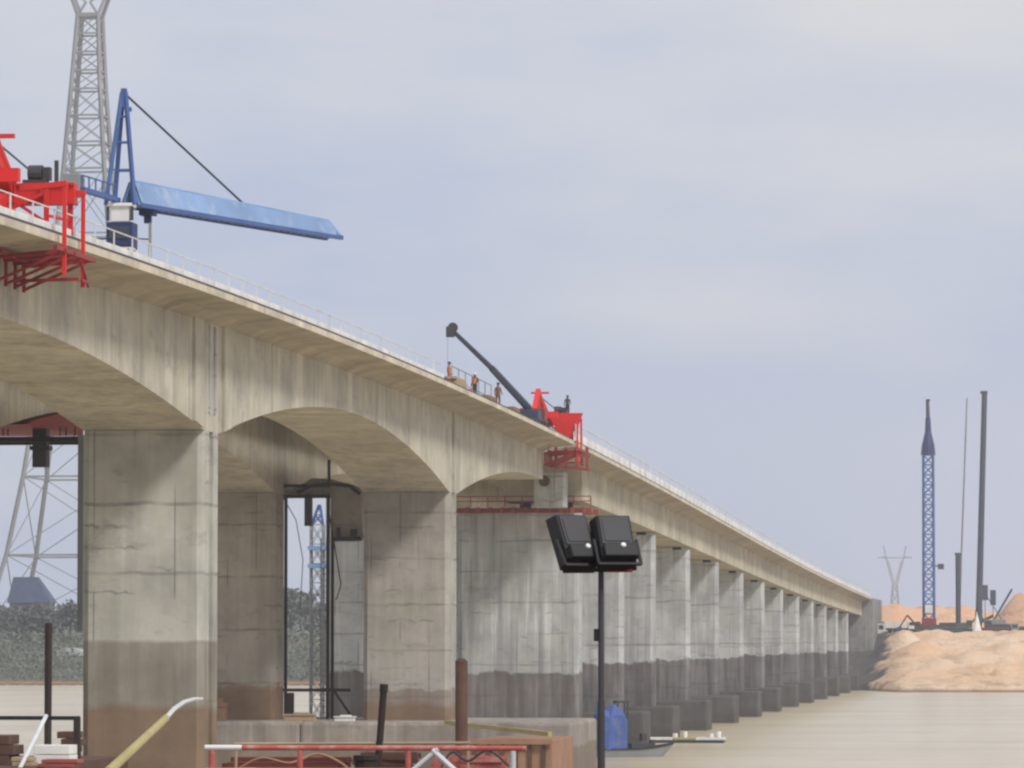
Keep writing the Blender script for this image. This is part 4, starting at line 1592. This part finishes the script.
def make_excavator(px, Y, label, mat_, flip=1):
    x_, y_, z_ = at_bank(px, 625, Y)
    r = thing('excavator', label, 'excavator', (x_, y_, z_), 'excavators on the sand bank')
    for s_ in (-1, 1):
        m_ = MB()
        yy = y_ + s_ * 1.1
        pl = [(-1.9, .3), (-1.5, 0), (1.5, 0), (1.9, .3), (1.9, .6), (1.5, .9), (-1.5, .9), (-1.9, .6)]
        n = len(pl)
        m_.add([(x_ + a_, yy - .3, z_ + b2) for a_, b2 in pl] + [(x_ + a_, yy + .3, z_ + b2) for a_, b2 in pl],
               [(i, (i + 1) % n, n + (i + 1) % n, n + i) for i in range(n)] + [tuple(range(n)), tuple(range(2 * n - 1, n - 1, -1))])
        m_.build('track', M['tyre'], r)
    m_ = MB()
    xa, xb = sorted((x_ - 2.2 * flip, x_ + .6 * flip))
    m_.box(xa, xb, y_ - 1.2, y_ + 1.2, z_ + 1.0, z_ + 2.1)
    m_.build('machine_house', mat_, r, bevel=.12)
    m_ = MB()
    xa, xb = sorted((x_ + .1 * flip, x_ + 1.5 * flip))
    m_.box(xa, xb, y_ - 1.25, y_ - .2, z_ + 1.0, z_ + 2.9)
    c_ = m_.build('cab', mat_, r, bevel=.1)
    m_ = MB()
    m_.box(xa + .15, xb - .15, y_ - 1.3, y_ - 1.26, z_ + 1.8, z_ + 2.7)
    m_.build('window', M['glass'], c_)
    e, t_ = Vector((x_ + 3.2 * flip, y_ + .3, z_ + 4.4)), Vector((x_ + 5.0 * flip, y_ + .3, z_ + 1.6))
    m_ = MB()
    m_.bar((x_ + .7 * flip, y_ + .3, z_ + 1.6), e, .45)
    m_.build('boom', mat_, r)
    m_ = MB()
    m_.bar(e, t_, .35)
    m_.build('arm', mat_, r)
    m_ = MB()
    m_.add([(t_.x - .6, t_.y - .5, t_.z), (t_.x + .5, t_.y - .5, t_.z + .1), (t_.x + .2, t_.y - .5, t_.z - .9), (t_.x - .8, t_.y - .5, t_.z - .7),
            (t_.x - .6, t_.y + .5, t_.z), (t_.x + .5, t_.y + .5, t_.z + .1), (t_.x + .2, t_.y + .5, t_.z - .9), (t_.x - .8, t_.y + .5, t_.z - .7)],
           [(0, 1, 2, 3), (7, 6, 5, 4), (0, 4, 5, 1), (1, 5, 6, 2), (2, 6, 7, 3), (3, 7, 4, 0)])
    m_.build('bucket', M['dgrey'], r)


def make_cabin(px, Y, label, mat_, w_=6, h_=2.6):
    x_, y_, z_ = at_bank(px, 625, Y)
    r = thing('site_cabin', label, 'cabin', (x_, y_, z_), 'site cabins on the sand bank')
    m_ = MB()
    m_.box(x_ - w_ / 2, x_ + w_ / 2, y_ - 1.2, y_ + 1.2, z_ - .2, z_ + h_)
    m_.build('shell', mat_, r, bevel=.06)
    m_ = MB()
    m_.box(x_ - w_ / 2 - .1, x_ + w_ / 2 + .1, y_ - 1.35, y_ + 1.35, z_ + h_ + .003, z_ + h_ + .22)
    m_.build('roof', M['grey'], r)
    for dx in (-.28, .2):
        m_ = MB()
        m_.box(x_ + dx * w_ - .55, x_ + dx * w_ + .55, y_ - 1.26, y_ - 1.21, z_ + 1, z_ + 2)
        m_.build('window', M['glass'], r)


make_truck(898, 1112, 'white tipper truck nearest the viaduct end on the sand bank', M['white'], M['white'])
make_truck(912, 1118, 'brown tipper truck left of the blue rig on the bank', M['rust'], M['dgrey'], -1)
make_excavator(921, 1104, 'rusty red excavator low in front of the blue drilling rig', M['rust'], -1)
make_truck(942, 1116, 'dark slate tipper truck right of the blue drilling rig', M['slate'], M['dgrey'])
make_cabin(954, 1126, 'grey blue site cabin between the blue rig and the short pile', M['slate'], 7)
M['green'] = paint('dark_green_paint', (0.05, 0.11, 0.075), 0.2)
make_excavator(966, 1108, 'dark green excavator in front of the leaning leader base', M['green'])
make_truck(1001, 1118, 'grey tipper truck right of the piling rig', M['dgrey'], M['grey'])
make_cabin(1016, 1124, 'dark site cabin at the right frame edge on the bank', M['dgrey'], 9, 2.2)
make_cabin(886, 1122, 'small white site cabin close behind the abutment corner', M['white'], 4)
x, y, z = at_bank(977, 640, 1098)
m = MB()
m.tube((x, y, z - .2), (x, y, z + 4.4), 1.25, 0.1, n=10)
m.tube((x, y, z + 4.2), (x, y, z + 4.9), 0.1, n=6)
tag(m.build('white_tent', M['white']), 'small pointed white tent in front of the piling rig', 'tent')
# pipes and spoil lying along the working strip
for i, (px, Y, ln, mt, lab) in enumerate(((948, 1100, 9, 'dgrey', 'bundle of dark pipes lying between the blue rig and green excavator'), (992, 1100, 8, 'rust', 'bundle of rusty pipes lying right of the white tent'))):
    x, y, z = at_bank(px, 630, Y)
    m = MB()
    for a_, h_ in ((0, .3), (.65, .3), (1.3, .3), (.33, .85), (.98, .85)):
        m.tube((x - ln / 2, y + a_, z + h_), (x + ln / 2, y + a_ + .4, z + h_), .31, n=8)
    tag(m.build('pipe_bundle', M[mt]), lab, 'pipes', 'pipe bundles on the bank')

# low jetty at the foot of the bank
q = PZ(902, 688, 0.4)
jt_ = thing('landing_stage', 'dark low landing stage at the foot of the sand bank', 'landing stage', (q.x, q.y, 0))
m = MB()
m.box(q.x - 6, q.x + 5, q.y - 2, q.y - .6, .35, .75)
m.build('deck', M['dbrown'], jt_)
m = MB()
for dx in (-5.5, -2, 1.5, 4.7):
    m.bar((q.x + dx, q.y - 1.3, -1), (q.x + dx, q.y - 1.3, 1.0 if dx < 4 else 3.6), .3)
m.build('stake', M['dbrown'], jt_)
m = MB()
m.bar((q.x - 1.5, q.y + 4, 2.2), (q.x + 4.7, q.y - 1.3, 3.3), .35)
m.build('handrail', M['dbrown'], jt_)

# ------------------------------------------------------------------ boats below the approach viaduct
q = PZ(634, 757, 0.0)
bt = thing('work_boat', 'work boat with blue tarpaulin canopy moored by the joint pier', 'boat', (q.x, q.y, 0))
secs = []
LB = 8.0
ang = R(28)
for i in range(9):
    t_ = i / 8
    u = -LB / 2 + LB * t_
    hw = 1.1 * (1 - max(0, (t_ - .55) / .45) ** 2.2) * (0.8 + 0.2 * min(1, t_ * 4)) + 0.03
    sh = 0.75 + 1.3 * max(0, (t_ - .45)) ** 1.6
    ub = u - 1.3 * t_ ** 5
    secs.append([(u, -hw, sh), (ub, -hw * .7, -.3), (ub, hw * .7, -.3), (u, hw, sh), (u, hw * .86, sh - .08), (u, -hw * .86, sh - .08)])
MX = Matrix.Translation((q.x, q.y, 0)) @ Matrix.Rotation(ang, 4, 'Z')
MB().loft(secs).xform(MX).build('hull', M['grey'], bt)
m = MB()
n = 7
vs = []
for u, hk in ((-3.8, 1.1), (-3.6, 1.22), (-2.9, 1.12), (-2.2, 1.28), (-1.4, 1.2), (-1.15, 1.0)):
    for k in range(n):
        a_ = math.pi * k / (n - 1)
        vs.append((u + .16 * math.sin(k * 5 + u * 3), (-1.05 + .12 * math.sin(k * 7 + u * 5)) * math.cos(a_), 0.72 + 3.3 * hk * (math.sin(a_) ** .33) * (1 + .05 * math.sin(k * 3 + u * 2))))
fs = [(j * n + k, j * n + k + 1, (j + 1) * n + k + 1, (j + 1) * n + k) for j in range(5) for k in range(n - 1)]
m.add(vs, fs + [tuple(range(n)), tuple(range(5 * n, 6 * n))[::-1]])
m.xform(MX).build('canopy', M['tarp'], bt)
m = MB()
for a_, b2 in zip(secs, secs[1:]):
    m.bar(a_[0], b2[0], .12)
    m.bar(a_[3], b2[3], .12)
m.xform(MX).build('gunwale', M['black'], bt)
m = MB()
m.box(-1.9, -0.7, -.5, .5, 5.05, 5.25)
for dx in (-1.8, -.8):
    m.bar((dx, -.4, .7), (dx, -.4, 5.06), .12)
    m.bar((dx, .4, .7), (dx, .4, 5.06), .12)
m.box(-.5, 1.6, -.6, .5, .7, 1.3)
m.box(.7, 1.2, -.3, .3, 1.5, 2.2)
m.tube((1.9, .1, .75), (1.9, .1, 1.6), .3, n=10)
m.xform(MX).build('deck_gear', M['dgrey'], bt)

q = PZ(680, 743, 0.0)
pt = thing('pontoon', 'long flat pontoon with white and yellow edge floating before the pile caps', 'pontoon', (q.x, q.y, 0))
m = MB()
m.box(q.x - 4.6, q.x + 4.6, q.y, q.y + 3, -.3, .32)
m.build('hull', M['slate'], pt, bevel=.08)
m = MB()
m.box(q.x - 4.65, q.x - 0.8, q.y - .06, q.y + 3.05, .325, .56)
m.box(q.x + 1.7, q.x + 4.65, q.y - .06, q.y + 3.05, .325, .56)
m.build('deck_edge', M['white'], pt)
m = MB()
m.box(q.x - .8, q.x + 1.7, q.y - .06, q.y + 3.05, .325, .54)
m.build('deck_panel', M['yellow'], pt)
m = MB()
for i, dx in enumerate((-.6, .4, 3.2, 4.0)):
    m.tube((q.x + dx, q.y + 1.2, .56), (q.x + dx, q.y + 1.2, 1.0 + .2 * (i % 2)), .28, n=10)
m.build('drum', M['white'], pt)
q = PZ(676, 729, 0.0)
m = MB()
secs = []
for i in range(7):
    t_ = i / 6
    hw = .75 * math.sin(math.pi * min(.92, max(.08, t_))) ** .6
    secs.append([(q.x - 2.5 + 5 * t_, q.y - hw, .8), (q.x - 2.5 + 5 * t_, q.y - hw * .6, -.2), (q.x - 2.5 + 5 * t_, q.y + hw * .6, -.2), (q.x - 2.5 + 5 * t_, q.y + hw, .8)])
m.loft(secs)
tag(m.build('rowing_boat', M['white']), 'small white boat lying between the pontoon and pile caps', 'boat')

# rusty steel formwork box beside the pile cap of the second pier
q0, q1 = PY(470, 740, 318), PY(552, 740, 318)
sb = thing('steel_box', 'orange rusty steel cofferdam box right of the thick rusty pile', 'cofferdam', ((q0.x + q1.x) / 2, 322, 0))
m = MB()
m.box(q0.x, q1.x, 318, 332, -1, q0.z)
m.build('shell', M['rust_lt'], sb, bevel=.05)
m = MB()
for i in range(6):
    x = q0.x + (q1.x - q0.x) * (i + .4) / 6
    m.box(x - .12, x + .12, 317.85, 317.99, -1, q0.z - .3)
m.build('stiffener', M['rust'], sb)
m = MB()
m.box(q0.x - .3, q1.x + .05, 317.6, 317.84, q0.z - .28, q0.z + .06)
m.build('waling', M['rust_lt'], sb)
m = MB()
a, b_ = PY(446, 726, 331), PY(550, 737, 319)
m.bar(a + Vector((0, 0, .25)), b_ + Vector((0, 0, .2)), .3)
tag(m.build('yellow_plank', M['yellow']), 'yellowish plank lying across the orange rusty steel box', 'plank')
for px, py, sx, hz, mt, lab in ((219, 722, 1.0, 1.3, 'rust_lt', 'rusty crate on the cap at the foot of the first pier'), (345, 722, 1.4, .35, 'white', 'flat white sack pile on the cap beside the dark frame'), (300, 722, 2.2, .5, 'wood', 'low timber pile on the cap inside the dark access frame')):
    Y = 339
    q = PY(px, py, Y)
    m = MB()
    zc = PY(455, 722, 336).z
    m.box(q.x - sx / 2, q.x + sx / 2, Y - .5, Y + .5, zc + .003, zc + hz * .8)
    m.box(q.x - sx / 2 - .08, q.x + sx / 2 + .08, Y - .58, Y + .58, zc + hz * .8 + .003, zc + hz)
    m.box(q.x - sx * .2, q.x + sx * .3, Y - .4, Y + .4, zc + hz + .003, zc + hz * 1.25)
    tag(m.build({'rust_lt': 'crate', 'white': 'sack_pile', 'wood': 'timber_pile'}[mt], M[mt]), lab, {'rust_lt': 'crate', 'white': 'sacks', 'wood': 'timber'}[mt])

# ------------------------------------------------------------------ foreground: trestle decks, rails, piles, lamps
m = MB()
m.box(-40, 26, -12, 99, 7.3, 7.6)
fd = tag(m.build('work_trestle', M['rust']), 'rust brown steel work trestle in the foreground', 'trestle')
m = MB()
for x in range(-38, 27, 8):
    for y in range(-8, 99, 12):
        m.tube((x, y, -1), (x, y, 7.29), .3, n=8)
m.build('pile', M['rust'], fd)

# left trestle with black rail
YL = 150.0
xl1 = PY(80, 740, YL).x
lt = thing('side_trestle', 'steel side trestle with black rail at the lower left', 'trestle', (xl1 - 8, YL, 6.9))
m = MB()
m.box(xl1 - 22, xl1, 138, 158, 6.55, 6.95)
m.build('deck', M['rust'], lt)
m = MB()
for dx in (-20, -13, -6, -1):
    for y in (140, 156):
        m.tube((xl1 + dx, y, -1), (xl1 + dx, y, 6.549), .28, n=8)
m.build('pile', M['rust'], lt)
zr = PY(40, 718, YL).z
m = MB()
m.bar((xl1 - 22, YL, zr), (xl1, YL, zr), .13)
for dx in (-18, -12, -8.5):
    m.bar((xl1 + dx, YL, 6.95), (xl1 + dx, YL, zr), .1)
m.build('rail', M['black'], lt)
m = MB()
m.box(xl1 - .2, xl1, YL - .1, YL + .1, 6.95, zr)
m.build('end_post', M['dbrown'], lt)
zl_ = 6.953


def lay(name, mat_, px0, px1, py_top, py_bot, Y, d, label, cat):
    a_, b2 = PY(px0, py_bot, Y), PY(px1, py_top, Y)
    m_ = MB()
    n_ = max(1, int((b2.z - a_.z) / .12))
    for i in range(n_):
        zz0 = a_.z + (b2.z - a_.z) * i / n_
        zz1 = a_.z + (b2.z - a_.z) * (i + 1) / n_ - .015
        jx = rnd.uniform(-.08, .08)
        m_.box(a_.x + jx, b2.x + jx, Y + rnd.uniform(-.05, .05), Y + d, zz0, zz1)
    return tag(m_.build(name, mat_), label, cat)


def stand(px0, px1, Y, d, h_, mat_, name, label, cat, tiers=3):
    a_, b2 = PY(px0, 700, Y), PY(px1, 700, Y)
    m_ = MB()
    for i in range(tiers):
        zz = zl_ + h_ * i / tiers
        jx = rnd.uniform(-.1, .1)
        m_.box(a_.x + jx, b2.x + jx, Y + rnd.uniform(-.05, .05), Y + d, zz, zz + h_ / tiers - .02)
    return tag(m_.build(name, mat_, bevel=.015), label, cat)


stand(36, 72, 147, 1.2, .62, M['white'], 'board_stack', 'stack of white boards on the side trestle under the black rail', 'boards', 2)
stand(58, 78, 152.2, 1.0, .95, M['rust'], 'scrap_heap', 'brown scrap steel stacked beside the end post of the black rail', 'scrap', 4)
stand(-14, 11, 146, 1.6, .95, M['rust'], 'rusty_bin', 'rusty red bin at the lower left corner of the picture', 'bin', 3)
stand(40, 76, 143.5, 1.0, .26, M['brick'], 'steel_beam_stack', 'dark red steel beams lying before the white boards', 'beams', 2)
stand(14, 34, 144.5, .8, .3, M['wood'], 'plank_stack', 'pale planks lying between the rusty bin and white boards', 'planks', 2)
m = MB()
m.tube(PY(18, 772, 143), PY(46, 716, 149.8), .07, n=8)
tag(m.build('leaning_pipe', M['pale']), 'pale thin pipe leaning on the black rail at lower left', 'pipe')
for px, mt in ((27, 'dgrey'), (37, 'dgrey')):
    pass
m = MB()
q = PY(48.5, 623, 160)
m.tube((q.x, 160, -1), (q.x, 160, q.z), .13, n=10)
tag(m.build('steel_stake', M['dbrown']), 'slim dark steel stake in front of the far left bank', 'stake')
# yellow pole leaning with a pale rope to the pier
m = MB()
m.tube(PY(108, 772, 146), PY(166, 718, 160), .16, .13, n=10)
tag(m.build('yellow_pole', M['yellow']), 'dirty yellow pole slanting in front of the first pier', 'pole')
m = MB()
pts = [PY(a, b, Y) for a, b, Y in ((166, 718, 160), (174, 709, 175), (184, 702, 195), (194, 699, 215), (202, 699, 238))]
m.pipe(pts, .09, 6)
tag(m.build('pale_hose', M['pale']), 'pale hose curving from the yellow pole tip to the pier edge', 'hose')

# rusty piles
m = MB()
q = PY(461.5, 658, 200)
m.tube((q.x, 200, -1), (q.x, 200, q.z - .12), .27, n=14)
m.tube((q.x, 200, q.z - .12), (q.x, 200, q.z), .25, .12, n=14)
tag(m.build('rusty_pile', M['rust']), 'thick rusty pipe pile rising in front of the second pier', 'pile', 'rusty piles')
m = MB()
m.tube(PY(376, 790, 97), PY(384, 686, 97), .075, n=10)
m.tube(PY(383.6, 692, 97), PY(384.1, 684, 97), .09, n=10)
tag(m.build('rusty_bar', M['dbrown']), 'thin leaning rusty bar standing at the red foreground rail', 'bar')
m = MB()
a = PY(366, 760, 96.5)
m.tube((a.x, 96.5, 7.6), (a.x, 96.5, a.z), .24, n=12)
m.tube((a.x, 96.5, a.z), (a.x, 96.5, a.z + .1), .27, n=12)
tag(m.build('dark_drum', M['dbrown']), 'dark brown drum at the foot of the thin leaning bar', 'drum')

# red foreground guard rail
YR = 95.0
gr = thing('guard_rail', 'faded red pipe guard rail along the bottom of the picture', 'guard rail', (PY(370, 760, YR).x, YR, 7.6))
xa, xb, xc = (PY(v, 748, YR).x for v in (205, 242, 526))
zr = PY(370, 748, YR).z
m = MB()
m.tube((xb, YR, zr), (xc, YR, zr), .055, n=10)
m.tube((xa, YR, zr - .45), (xc, YR, zr - .45), .045, n=10)
m.build('top_rail', M['pink'], gr)
m = MB()
m.tube((xa, YR, zr), (xb - .002, YR, zr), .058, n=10)
m.build('end_sleeve', M['white'], gr)
for px, mt in ((212, 'pink'), (300, 'pink'), (408, 'pink'), (513, 'pale')):
    x = PY(px, 748, YR).x
    MB().tube((x, YR, 7.6), (x, YR, zr - .05), .06, n=10).build('post', M[mt], gr)
m = MB()
a, b_ = PY(395, 768, YR - .2), PY(438, 749, YR - .2)
m.tube((a.x - .3, YR - .2, 7.7), b_, .05, n=8)
a, b_ = PY(470, 768, YR - .2), PY(432, 750, YR - .2)
m.tube((a.x + .3, YR - .2, 7.7), b_, .06, n=8)
m.build('diagonal_brace', M['pale'], gr)
m = MB()
a, b_ = PY(234, 744, YR + 2), PY(470, 743, YR + 2)
m.tube((a.x, YR + 2, a.z), (b_.x, YR + 2, b_.z), .03, n=8)
for px in (236, 468):
    x = PY(px, 744, YR + 2).x
    m.tube((x, YR + 2, 7.6), (x, YR + 2, a.z), .03, n=6)
tag(m.build('hose_rail', M['wood']), 'thin yellowish rail just behind the red guard rail', 'rail')

# rebar and scrap lying on the trestle behind the rail
for pxa, pxb, Y, top, mt, nm, lab in ((222, 350, 97.3, 757, 'rust_red', 'beam_stack', 'stack of brick red steel beams behind the white end of the guard rail'),
                                      (352, 420, 98.0, 752, 'rust', 'scrap_pile', 'rusty scrap pile behind the middle of the red guard rail'),
                                      (425, 505, 97.2, 756, 'pink', 'panel_stack', 'stack of faded red panels behind the braced end of the guard rail')):
    a, b_ = PY(pxa, top, Y), PY(pxb, top, Y)
    m = MB()
    n = 7
    for i in range(n):
        z0 = 7.603 + (a.z - 7.603) * i / n
        z1 = 7.603 + (a.z - 7.603) * (i + 1) / n
        for j in range(3):
            e = rnd.uniform(-.12, .12)
            m.bar((a.x + .12 + e, Y + j * .25, (z0 + z1) / 2 + rnd.uniform(-.015, .015)), (b_.x - .12 + e, Y + j * .25 + rnd.uniform(-.06, .06), (z0 + z1) / 2 + rnd.uniform(-.03, .03)), (z1 - z0) * .8)
    tag(m.build(nm, M[mt]), lab, nm.replace('_', ' '))

for pts, mt, nm, lab in (([(240, 768, 96), (262, 758, 96), (290, 763, 96), (318, 754, 96.2), (345, 766, 96), (352, 780, 96)], 'rust_lt', 'hose', 'brownish hose looping over the brick red beams behind the rail'),
                         ([(440, 770, 96), (452, 752, 96.1), (468, 761, 96), (488, 750, 96), (509, 766, 96)], 'dgrey', 'cable', 'dark slack cable hanging over the faded red panels')):
    m = MB()
    P_ = [PY(*q_) for q_ in pts]
    sm = []
    for i in range(len(P_) - 1):
        p0, p1, p2_, p3 = P_[max(0, i - 1)], P_[i], P_[i + 1], P_[min(len(P_) - 1, i + 2)]
        for k in range(6):
            u = k / 6
            sm.append(0.5 * ((2 * p1) + (p2_ - p0) * u + (2 * p0 - 5 * p1 + 4 * p2_ - p3) * u * u + (3 * p1 - p0 - 3 * p2_ + p3) * u ** 3))
    m.pipe(sm + [P_[-1]], .028, 7)
    tag(m.build(nm, M[mt]), lab, nm)

# twin floodlight mast
YF = 67.0
kf = YF / F
q = PY(601, 570, YF)
fl = thing('floodlight_mast', 'slim black mast carrying two square floodlight heads', 'floodlight', (q.x, YF, 7.6))
m = MB()
m.tube((q.x, YF, 7.6), (q.x, YF, PY(0, 700, YF).z), .062, .052, n=12)
m.tube((q.x, YF, PY(0, 700, YF).z), (q.x, YF, q.z + .02), .044, .04, n=12)
m.build('pole', M['dgrey'], fl)
m = MB()
a, b_ = PY(563, 570, YF), PY(594, 570, YF)
m.box(a.x, b_.x, YF - .05, YF + .05, a.z - .045, a.z + .045)
m.box(b_.x, PY(606, 570, YF).x, YF - .04, YF + .04, a.z - .03, a.z + .03)
m.build('crossbar', M['black'], fl)
m = MB()
a, b_ = PY(606, 569.5, YF), PY(632, 569.5, YF)
m.box(a.x, b_.x, YF - .05, YF + .05, a.z - .04, a.z + .04)
m.build('crossbar', M['dark_red'], fl)
m = MB()
q2 = PY(596.5, 635, YF)
m.box(q2.x - .035, q2.x + .035, YF - .06, YF + .02, q2.z - .09, q2.z + .09)
m.build('switch_box', M['black'], fl, bevel=.01)


def head(pxc, pyc, yaw, w_, roll):
    c_ = PY(pxc, pyc, YF)
    MX_ = Matrix.Translation(c_) @ Matrix.Rotation(yaw, 4, 'Z') @ Matrix.Rotation(R(roll), 4, 'X')
    h_ = .86
    m_ = MB()                                             # housing, tapered towards the back
    m_.add([(-w_ / 2, .16, -h_ / 2), (w_ / 2, .16, -h_ / 2), (w_ / 2, .16, h_ / 2), (-w_ / 2, .16, h_ / 2),
            (-w_ * .42, -.08, -h_ * .40), (w_ * .42, -.08, -h_ * .40), (w_ * .42, -.08, h_ * .44), (-w_ * .42, -.08, h_ * .44)],
           [(0, 1, 2, 3), (7, 6, 5, 4), (0, 4, 5, 1), (1, 5, 6, 2), (2, 6, 7, 3), (3, 7, 4, 0)])
    hd = m_.xform(MX_).build('lamp_housing', M['black'], fl, bevel=.02)
    m_ = MB()
    m_.box(-w_ * .36, w_ * .36, -.10, -.079, -h_ * .15, h_ * .40)
    m_.box(-w_ * .30, w_ * .30, -.112, -.101, -h_ * .10, h_ * .34)
    m_.xform(MX_).build('cooling_plate', M['dgrey'], hd)
    m_ = MB()
    m_.box(-w_ * .40, w_ * .44, -.2, -.081, -h_ * .46, -h_ * .2)
    m_.xform(MX_).build('ballast_box', M['black'], hd, bevel=.02)
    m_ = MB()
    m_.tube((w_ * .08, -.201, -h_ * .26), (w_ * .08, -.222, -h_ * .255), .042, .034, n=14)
    m_.xform(MX_).build('lamp_glint', M['lens'], hd)  # white disc added as a painted glint
    m_ = MB()
    m_.bar((-w_ * .52, 0, 0), (-w_ * .52, -.05, -h_ * .52), .04)
    m_.bar((w_ * .52, 0, 0), (w_ * .52, -.05, -h_ * .52), .04)
    m_.bar((-w_ * .52, -.05, -h_ * .52), (w_ * .52, -.05, -h_ * .52), .04)
    m_.xform(MX_).build('bracket', M['black'], hd)


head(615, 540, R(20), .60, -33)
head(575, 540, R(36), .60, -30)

# ------------------------------------------------------------------ haze
t = NT('haze_air')
for nd in list(t.t.nodes):
    if nd.type == 'BSDF_PRINCIPLED':
        t.t.nodes.remove(nd)
pv = t.t.nodes.new("ShaderNodeVolumePrincipled")
pv.inputs['Color'].default_value = (0.86, 0.90, 1.0, 1)
pv.inputs['Density'].default_value = 0.00014
out = [n_ for n_ in t.t.nodes if n_.type == 'OUTPUT_MATERIAL'][0]
t.t.links.new(pv.outputs[0], out.inputs['Volume'])
hz = MB().box(-6100, 6100, -500, 5300, -3.2, 235).build('haze', t.m)
tag(hz, kind='stuff')
